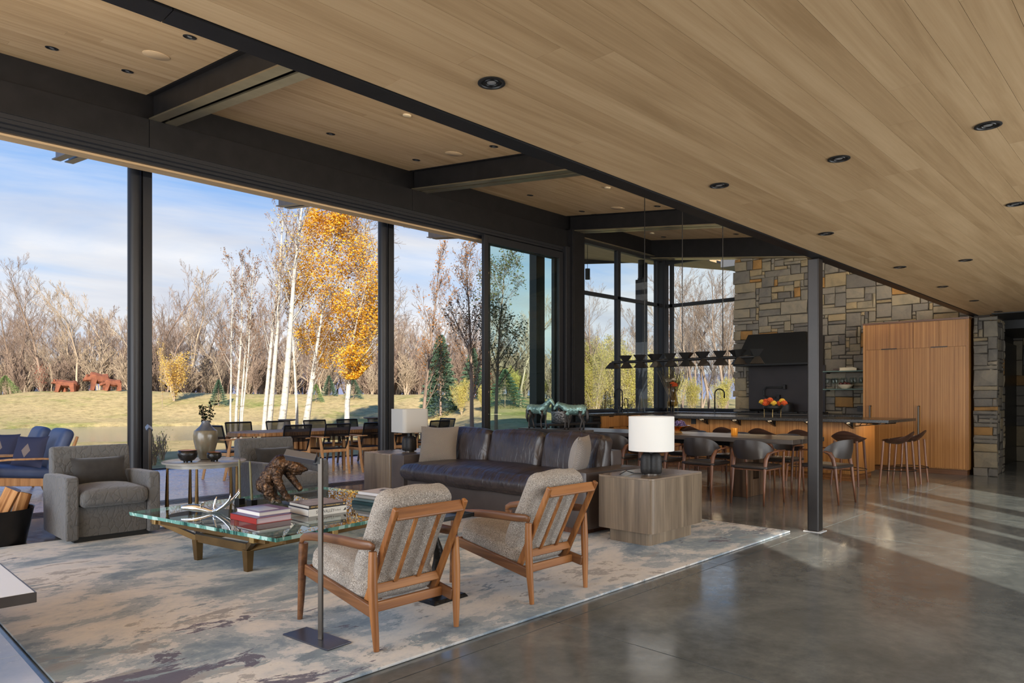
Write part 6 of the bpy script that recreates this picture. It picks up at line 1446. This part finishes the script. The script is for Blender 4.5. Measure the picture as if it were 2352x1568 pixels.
# ---- console behind the sofa with two patinated horses
t = thing('console_table', 'narrow dark console table behind the sofa', 'table', (6.22, 5.34, 0)); O = t.location
MB(O).box(6.10, 4.87, .85, 6.34, 5.83, .905).build('top', M['darktable'], t, bevel=.002)
for y in (4.90, 5.78): MB(O).box(6.12, y-.02, 0, 6.32, y+.04, .85).build('leg', M['darktable'], t, bevel=.002)
def horse(loc, rz, label, neck=0.0, blanket=True, seed=1):
    t = thing('horse_bronze', label, 'sculpture', loc, rz, 'patinated horse bronzes'); g = noisy('green_patina', [(.3, (78, 104, 100)), (.55, (120, 150, 142)), (.72, (158, 182, 172))], 12, 6, .4, .45, .5, .3, 30, .006)
    blob('body', [[(-.10, 0, .235, .055), (-.03, 0, .228, .056), (.06, 0, .228, .056), (.10, 0, .250, .044), (.135, 0, .280+neck*.4, .034), (.170, 0, .305+neck*.8, .027), (.192, 0, .312+neck, .025), (.215, 0, .288+neck, .019), (.232, 0, .262+neck, .015)], [(.075, .02, .19, .034)], [(.075, -.02, .19, .034)], [(-.10, .022, .20, .036)], [(-.10, -.022, .20, .036)]], g, t, .005, 4, .010, .02)
    for s in (-1, 1):
        MB().tube([(.085, s*.032, .215), (.088, s*.034, .14), (.080+.01*s, s*.033, .10), (.084+.012*s, s*.033, .03), (.092+.012*s, s*.033, .0)], [.024, .013, .010, .007, .011], 8).build('leg', M['hbr'], t, smooth=True, ang=0)
        MB().tube([(-.095, s*.034, .215), (-.080, s*.036, .15), (-.105, s*.034, .105), (-.098+.012*s, s*.033, .03), (-.090+.012*s, s*.033, .0)], [.034, .018, .011, .007, .011], 8).build('leg', M['hbr'], t, smooth=True, ang=0)
        MB().tube([(.190, s*.014, .318+neck), (.186, s*.018, .336+neck), (.184, s*.018, .345+neck)], [.008, .007, .001], 6).build('ear', g, t, smooth=True)
    MB().tube([(-.135, 0, .25), (-.158, 0, .215), (-.160, 0, .13), (-.150, 0, .07)], [.012, .018, .018, .004], 8).build('tail', M['hbr'], t, smooth=True, ang=0)
M['hbr'] = noisy('dark_bronze_legs', [(.3, (36, 33, 32)), (.7, (64, 58, 54))], 20, 4, .4, .6)
horse((6.20, 5.60, .905), RT(-84), 'green patinated horse bronze on the console, the left one with raised head', .02)
horse((6.215, 5.06, .905), RT(112), 'green patinated horse bronze on the console, the right one with low head', -.025)
t = thing('sideboard', 'black slim sideboard beside the parked glass doors', 'sideboard', (9.95, 8.3, 0)); O = t.location
MB(O).box(9.2, 8.06, .765, 10.72, 8.5, .80).build('top', M['black'], t, bevel=.002); MB(O).box(9.2, 8.1, .30, 10.72, 8.5, .33).build('shelf', M['black'], t)
for x in (9.22, 10.67):
    for y in (8.08, 8.45): MB(O).box(x, y, 0, x+.035, y+.035, .765).build('leg', M['black'], t)
t = thing('wine_bucket', 'hammered silver wine bucket on the black sideboard', 'bucket', (9.82, 8.28, .80)); MB().lathe([(.15, 0), (.17, .01), (.20, .20), (.205, .21), (.195, .21), (.165, .02), (.0, .015)], 32).build('tub', noisy('hammered_silver', [(.3, (120, 118, 116)), (.7, (190, 188, 186))], 34, 3, .25, .9, .5, 1.0, 36, .02), t, smooth=True, ang=0)
def bottle(loc, rx, ry, label):
    t = thing('wine_bottle', label, 'bottle', loc, 0, 'wine bottles in the bucket'); t.rotation_euler = (rx, ry, 0)
    MB().lathe([(.0, 0), (.037, 0), (.038, .01), (.038, .18), (.03, .21), (.014, .235), (.013, .29), (.016, .295), (.0, .30)], 18).build('bottle', M['bottleg'], t, smooth=True); MB().lathe([(.0385, .06), (.0385, .14)], 18).build('label', M['cream'], t, smooth=True); MB().lathe([(.0145, .25), (.0145, .302), (.0, .303)], 12).build('foil', M['black'], t, smooth=True)
M['bottleg'] = plain('dark_bottle_glass', (14, 18, 14), .08, 0, .6)
bottle((9.74, 8.30, .84), .08, -.05, 'dark wine bottle standing tall in the silver bucket'); bottle((9.84, 8.26, .82), .5, .55, 'dark wine bottle lying in the silver bucket, middle'); bottle((9.90, 8.30, .82), .3, .7, 'dark wine bottle lying in the silver bucket, right')
t = thing('branch_sculpture', 'dark metal branch sculpture at the right end of the sideboard', 'sculpture', (10.45, 8.28, .80)); r = random.Random(8)
MB().lathe([(.06, 0), (.06, .02)], 14).build('base', M['black'], t)
for k in range(5): a = r.random()*6.28; p = [V3((0, 0, .02))]; [p.append(p[-1]+V3((math.cos(a)*.03+r.gauss(0, .02), math.sin(a)*.03+r.gauss(0, .02), .065))) for _ in range(5)]; MB().tube(p, [.016, .014, .012, .011, .009, .003], 7).build('branch', M['bronze'], t, smooth=True, ang=0)
# ---------------------------------------------------------------- terrace furniture
t = thing('terrace_table', 'long slatted teak table on the terrace', 'table', (7.0, 11.12, -.02)); O = (7.0, 11.12, 0)
def stadium(x0, x1, y0, y1, r, n=8):
    p = []
    for cx, cy, a in ((x1-r, y1-r, 0), (x0+r, y1-r, 90), (x0+r, y0+r, 180), (x1-r, y0+r, 270)):
        for i in range(n+1): q = RT(a+90*i/n); p.append((cx+r*math.cos(q), cy+r*math.sin(q)))
    return p
x = 4.95; k = 0; ribs = MB(O)
while x < 9.02:                      # cross slats, rounded off toward the ends of the table
    e = min(x+.02-4.95, 9.02-x-.02); ins = .36*(1-min(1, e/.40))**2.2
    ribs.box(x, 10.6+ins, .665, x+.040, 11.64-ins, .715); x += .0455
ribs.build('slats', M['outteak'], t)['kind'] = 'stuff'
MB(O).box(5.5, 10.98, .60, 8.5, 11.26, .665).build('apron', M['outteakx'], t); MB(O).box(5.32, 10.62, .716, 8.68, 11.62, .722).build('top_board', M['outteakx'], t)
for cx in (5.95, 7.95):
    b = MB(O)
    for k in range(34): a = 2*PI*k/34; b.bar((cx+.46*math.cos(a), 11.12+.30*math.sin(a), -.02), (cx+.46*math.cos(a), 11.12+.30*math.sin(a), .60), .05, .03, (math.cos(a), math.sin(a), 0))
    b.lathe([(.40, -.02), (.40, .60)], 28, (cx, 11.12, 0), sy=.62); b.build('slatted_drum', M['outteak'], t)
for x, lab in ((5.9, 'grey stone pedestal dish on the terrace table, left one'), (7.62, 'grey stone pedestal dish on the terrace table, by the round column')):
    t = thing('pedestal_dish', lab, 'dish', (x, 11.12, .722), 0, 'pedestal dishes on the terrace table'); MB().lathe([(.08, 0), (.085, .01), (.06, .05), (.045, .12), (.05, .14), (.13, .150), (.155, .162), (.15, .172), (.0, .160)], 30).build('body', plain('grey_stoneware', (88, 82, 78), .6), t, smooth=True)
def terrace_chair(loc, rz, label):
    t = thing('terrace_chair', label, 'chair', loc, rz, 'teak and black sling terrace chairs'); mt, mb_ = M['outteak'], M['blackm']
    for s in (-1, 1):
        MB().tube([(s*.262, .25, 0), (s*.262, .248, .3), (s*.265, .245, .615)], [.019, .022, .020], 8, flat=1.2).build('leg', mt, t, smooth=True)
        MB().tube([(s*.235, -.30, 0), (s*.240, -.25, .20), (s*.246, -.225, .42), (s*.262, -.20, .615)], [.018, .022, .024, .020], 8, flat=1.2).build('leg', mt, t, smooth=True)
        MB().tube([(s*.268, .285, .625), (s*.275, .10, .632), (s*.280, -.08, .634), (s*.268, -.20, .632), (s*.225, -.275, .632), (s*.15, -.305, .632)], [.020, .028, .028, .026, .022, .014], 10, flat=.55).build('arm', mt, t, smooth=True, ang=0)
        MB().tube([(s*.222, -.20, .42), (s*.226, -.265, .60), (s*.232, -.335, .845)], .013, 8).build('back_post', mb_, t, smooth=True)
        MB().bar((s*.25, .24, .40), (s*.245, -.22, .40), .022, .05).build('side_rail', mt, t, bevel=.004)
    MB().bar((-.25, .24, .40), (.25, .24, .40), .022, .05).build('cross_rail', mt, t, bevel=.004); MB().bar((-.24, -.225, .40), (.24, -.225, .40), .022, .05).build('cross_rail', mt, t, bevel=.004)
    MB().tube([(-.232, -.335, .845), (.232, -.335, .845)], .014, 8).build('top_rail', mb_, t, smooth=True)
    MB().add([(-.225, -.255, .58), (.225, -.255, .58), (.23, -.333, .84), (-.23, -.333, .84), (-.225, -.259, .58), (.225, -.259, .58), (.23, -.337, .84), (-.23, -.337, .84)], [(0,1,2,3), (7,6,5,4), (0,4,5,1), (2,6,7,3)]).build('back_sling', M['sling'], t)
    MB().soft((0, .01, .425), (.47, .46, .03), .012, .003, 6).build('seat_sling', M['blackm'], t, smooth=True)
    return t
m = bpy.data.materials.new('black_mesh_sling'); m.use_nodes = True; nt = m.node_tree; nt.nodes.clear()
tr = nn(nt, 'ShaderNodeBsdfTransparent'); df = nn(nt, 'ShaderNodeBsdfDiffuse'); df.inputs[0].default_value = rgb(30, 30, 32); mx = nn(nt, 'ShaderNodeMixShader'); mx.inputs[0].default_value = .62; out = nn(nt, 'ShaderNodeOutputMaterial')
nt.links.new(tr.outputs[0], mx.inputs[1]); nt.links.new(df.outputs[0], mx.inputs[2]); nt.links.new(mx.outputs[0], out.inputs[0]); M['sling'] = m
Z0 = -.02
tc_ = terrace_chair((5.60, 10.52, Z0), 0, 'terrace chair with black sling, first on the house side, behind the club chair')
for x, lab in ((6.33, 'terrace chair with black sling, second on the house side, above the reading lamp'), (7.07, 'terrace chair with black sling, third on the house side, left of the round column'), (7.80, 'terrace chair with black sling, fourth on the house side, between column and far lamp'), (8.53, 'terrace chair with black sling, fifth on the house side, behind the far lamp')): dup(tc_, (x, 10.52, Z0), 0, lab)
for k, x in enumerate((5.50, 6.25, 7.0, 7.72, 8.45)): dup(tc_, (x, 11.78, Z0), PI, ['terrace chair with black sling on the pond side, leftmost', 'terrace chair with black sling on the pond side, by the left dish', 'terrace chair with black sling on the pond side, third from the left', 'terrace chair with black sling on the pond side, fourth from the left', 'terrace chair with black sling on the pond side, rightmost'][k])
dup(tc_, (4.86, 11.05, Z0), RT(-72), 'terrace chair with black sling at the left table end, beside the vase'); dup(tc_, (9.18, 11.12, Z0), RT(90), 'terrace chair with black sling at the right table end, behind the far lamp shade')

# blue cushioned loungers, seen from the side, facing picture left
M['blue'] = noisy('blue_leather', [(.3, (62, 74, 104)), (.7, (76, 90, 122))], 4, 4, .5, 0, .4); M['lteak'] = M['outteak']
def lounger(loc, rz, label):
    t = thing('terrace_armchair', label, 'armchair', loc, rz, 'blue cushioned terrace armchairs'); mt = M['outteak']
    for s in (-1, 1):
        MB().tube([(s*.33, .42, 0), (s*.335, .34, .18), (s*.34, .30, .30), (s*.34, .31, .42), (s*.34, .34, .515)], [.016, .026, .034, .022, .020], 10, flat=1.1).build('leg', mt, t, smooth=True, ang=0)
        MB().bar((s*.335, .32, .27), (s*.33, -.42, .20), .03, .10).build('side_rail', mt, t, bevel=.012)
        MB().tube([(s*.33, -.48, 0), (s*.33, -.40, .22), (s*.31, -.50, .50), (s*.30, -.60, .78)], [.016, .028, .024, .018], 10).build('rear_leg', mt, t, smooth=True, ang=0)
        MB().tube([(s*.34, .42, .515), (s*.35, .15, .53), (s*.35, -.2, .52), (s*.33, -.46, .49)], [.022, .03, .028, .02], 10, flat=.5).build('arm', mt, t, smooth=True, ang=0)
    MB().soft((0, 0, .355), (.60, .74, .13), .05, .01, 10, 0, 0, 0, rot('X', 6)).build('seat_cushion', M['blue'], t, smooth=True, ang=0)
    MB().soft((0, -.42, .60), (.60, .15, .58), .065, .012, 12, 0, 0, 0, rot('X', 22)).build('back_cushion', M['blue'], t, smooth=True, ang=0)
    return t
lg = lounger((1.98, 10.72, Z0), RT(92), 'blue cushioned teak armchair on the terrace, nearer one at far left')
lg2 = dup(lg, (1.93, 11.62, Z0), RT(90), 'blue cushioned teak armchair on the terrace, farther one at far left')
dmn, nt, b = newmat('indigo_diamond_cloth'); tcq = nn(nt, 'ShaderNodeTexCoord'); sq = nn(nt, 'ShaderNodeSeparateXYZ'); nt.links.new(tcq.outputs['Object'], sq.inputs[0])
dd = mathn(nt, 'ADD', mathn(nt, 'ABSOLUTE', mathn(nt, 'MULTIPLY', sq.outputs[0], 1.5)), mathn(nt, 'ABSOLUTE', sq.outputs[2])); kr = ramp(nt, [(.09, (1, 1, 1, 1)), (.094, (0, 0, 0, 1))]); nt.links.new(dd, kr.inputs[0])
nt.links.new(mixc(nt, kr.outputs[0], rgb(56, 58, 78), rgb(126, 112, 104)), b.inputs['Base Color']); setp(b, .85, 0, .2)
throw('diamond_pillow', 'indigo pillow with a taupe diamond on the nearer blue armchair', dmn, (2.10, 10.62, .58), .44, .42, .13, rot('Z', 128) @ rot('X', 20), 7, 'pillow', 'indigo diamond pillows')
throw('diamond_pillow', 'indigo pillow with a taupe diamond on the farther blue armchair', dmn, (1.96, 11.5, .58), .44, .42, .13, rot('Z', 128) @ rot('X', 20), 8, 'pillow', 'indigo diamond pillows')

# ---------------------------------------------------------------- ceiling fittings
lensm = plain('downlight_lens', (150, 150, 150), .15, .3)
def downlight(loc, label, grp, slope=0.0, power=0, pale=False):
    t = thing('downlight', label, 'ceiling light', loc, 0, grp); t.rotation_euler = (slope, 0, 0)
    MB().lathe([(.058, -.001), (.0585, -.005), (.050, -.0075), (.046, -.006), (.044, -.001)], 32).build('trim_ring', M['black'], t, smooth=True)
    MB().lathe([(.044, -.0012), (.0, -.0010)], 24).build('baffle', M['black'], t)
    MB().lathe([(.034, -.0016), (.032, -.005), (.026, -.005), (.024, -.0018)], 24).build('gimbal', M['blackm'], t, smooth=True)
    MB().lathe([(.0, -.0030), (.015, -.0028), (.020, -.0020)], 18).build('lens', lensm, t, smooth=True)
    if power:
        d = bpy.data.lights.new('downlight_beam', 'SPOT'); d.energy = power; d.spot_size = RT(75); d.spot_blend = .7; d.color = (1, .88, .72); d.shadow_soft_size = .03
        o = bpy.data.objects.new('downlight_beam', d); COL.objects.link(o); o.parent = t; o.location = (0, 0, -.012)
    return t
gl_ = 'recessed lights in the low ceiling'
for k, (x, y, n) in enumerate(((2.046, 2.11, 'large in view at the top middle'), (4.03, 2.115, 'second of the row beside the dark beam'), (5.82, 2.12, 'third of the row beside the dark beam'), (7.85, 2.13, 'fourth of the row beside the dark beam'), (9.60, 2.14, 'fifth of the row beside the dark beam'), (11.3, 2.145, 'sixth of the row beside the dark beam'), (13.0, 2.15, 'last of the row, by the stone pillar'), (4.05, .711, 'second of the row near the right edge'), (5.834, .865, 'cut by the right edge of the view'), (7.894, 1.567, 'smaller one right of the fourth in the row'))):
    downlight((x, y, 2.6), 'black recessed downlight in the low ceiling, '+n, gl_, 0, 22 if k in (3, 4, 5, 6) else 0)
downlight((4.04, 1.403, 2.6), 'black blank disc in the low ceiling right of the second light', gl_)
gh = 'recessed lights in the raised ceiling'; sl = math.atan(.13)
for x, y, n, pw in ((1.82, 8.25, 'leftmost, by the wall girder', 0), (2.52, 8.25, 'left bay, by the first cross beam', 0), (2.54, 6.6, 'left bay, beside the low beam', 0), (5.02, 8.27, 'second bay, far left one', 0), (6.46, 8.27, 'second bay, by the second cross beam', 0), (6.45, 6.61, 'second bay, beside the low beam', 0),
                    (8.99, 8.3, 'third bay, left one', 0), (10.46, 8.32, 'third bay, by the pier corner', 0), (10.47, 6.66, 'third bay, beside the low beam', 0), (13.43, 8.38, 'kitchen bay, window side, left', 0), (14.2, 8.3, 'kitchen bay, window corner', 0), (14.2, 7.48, 'kitchen bay, by the end beam', 0), (13.37, 6.65, 'kitchen bay, beside the low beam', 0), (12.2, 4.6, 'kitchen bay, over the island', 90), (12.2, 6.2, 'kitchen bay, over the island near the hood', 90), (9.2, 4.2, 'third bay, over the dining table', 150), (9.2, 6.0, 'third bay, over the dining table toward the window', 150)):
    downlight((x, y, cz(y)), 'black recessed downlight in the raised ceiling, '+n, gh, sl, pw)
for x, y, n in ((2.53, 7.42, 'left bay'), (6.47, 7.43, 'second bay'), (10.42, 7.46, 'third bay')):
    t = thing('ceiling_speaker', 'round wood coloured speaker grille in the raised ceiling, '+n, 'speaker', (x, y, cz(y)), 0, 'ceiling speakers'); t.rotation_euler = (sl, 0, 0); MB().lathe([(.125, -.001), (.125, -.004), (.122, -.006), (.0, -.006)], 40).build('grille', plain('speaker_wood_tone', (196, 166, 128), .6), t, smooth=True)
for x, y, n in ((5.02, 6.6, 'second bay'), (8.97, 6.62, 'third bay'), (12.92, 8.35, 'kitchen bay')):
    t = thing('smoke_detector', 'small pale disc detector on the raised ceiling, '+n, 'detector', (x, y, cz(y)), 0, 'ceiling detectors'); t.rotation_euler = (sl, 0, 0); MB().lathe([(.05, 0), (.05, -.014), (.044, -.018), (.0, -.018)], 26).build('body', plain('detector_tan', (206, 186, 152), .5), t, smooth=True)
t = thing('pendant_lantern', 'small black cylinder pendant outside the kitchen window', 'lamp', (13.55, 10.6, 4.15)); MB().lathe([(.06, 0), (.06, .26), (.0, .26)], 18).build('body', M['black'], t, smooth=True); MB().tube([(0, 0, .26), (0, 0, cz(10.6)-4.15)], .006, 6).build('cord', M['black'], t)
# stepped eaves of the neighbouring roof beyond the end window
t = thing('stepped_eaves', 'grey stepped metal eaves beyond the end window', 'roof', (17.6, 7.2, 4.4)); O = (17.6, 7.2, 4.4)
for k, (y1, z0, z1) in enumerate(((9.1, 4.75, 5.1), (8.75, 4.45, 4.75), (8.1, 3.95, 4.35), (7.35, 3.0, 3.95))): MB(O).box(17.4+.15*k, 5.2, z0, 18.6, y1, z1).build('step', plain('zinc_eave', (118, 118, 124), .5, .3), t, bevel=.01)
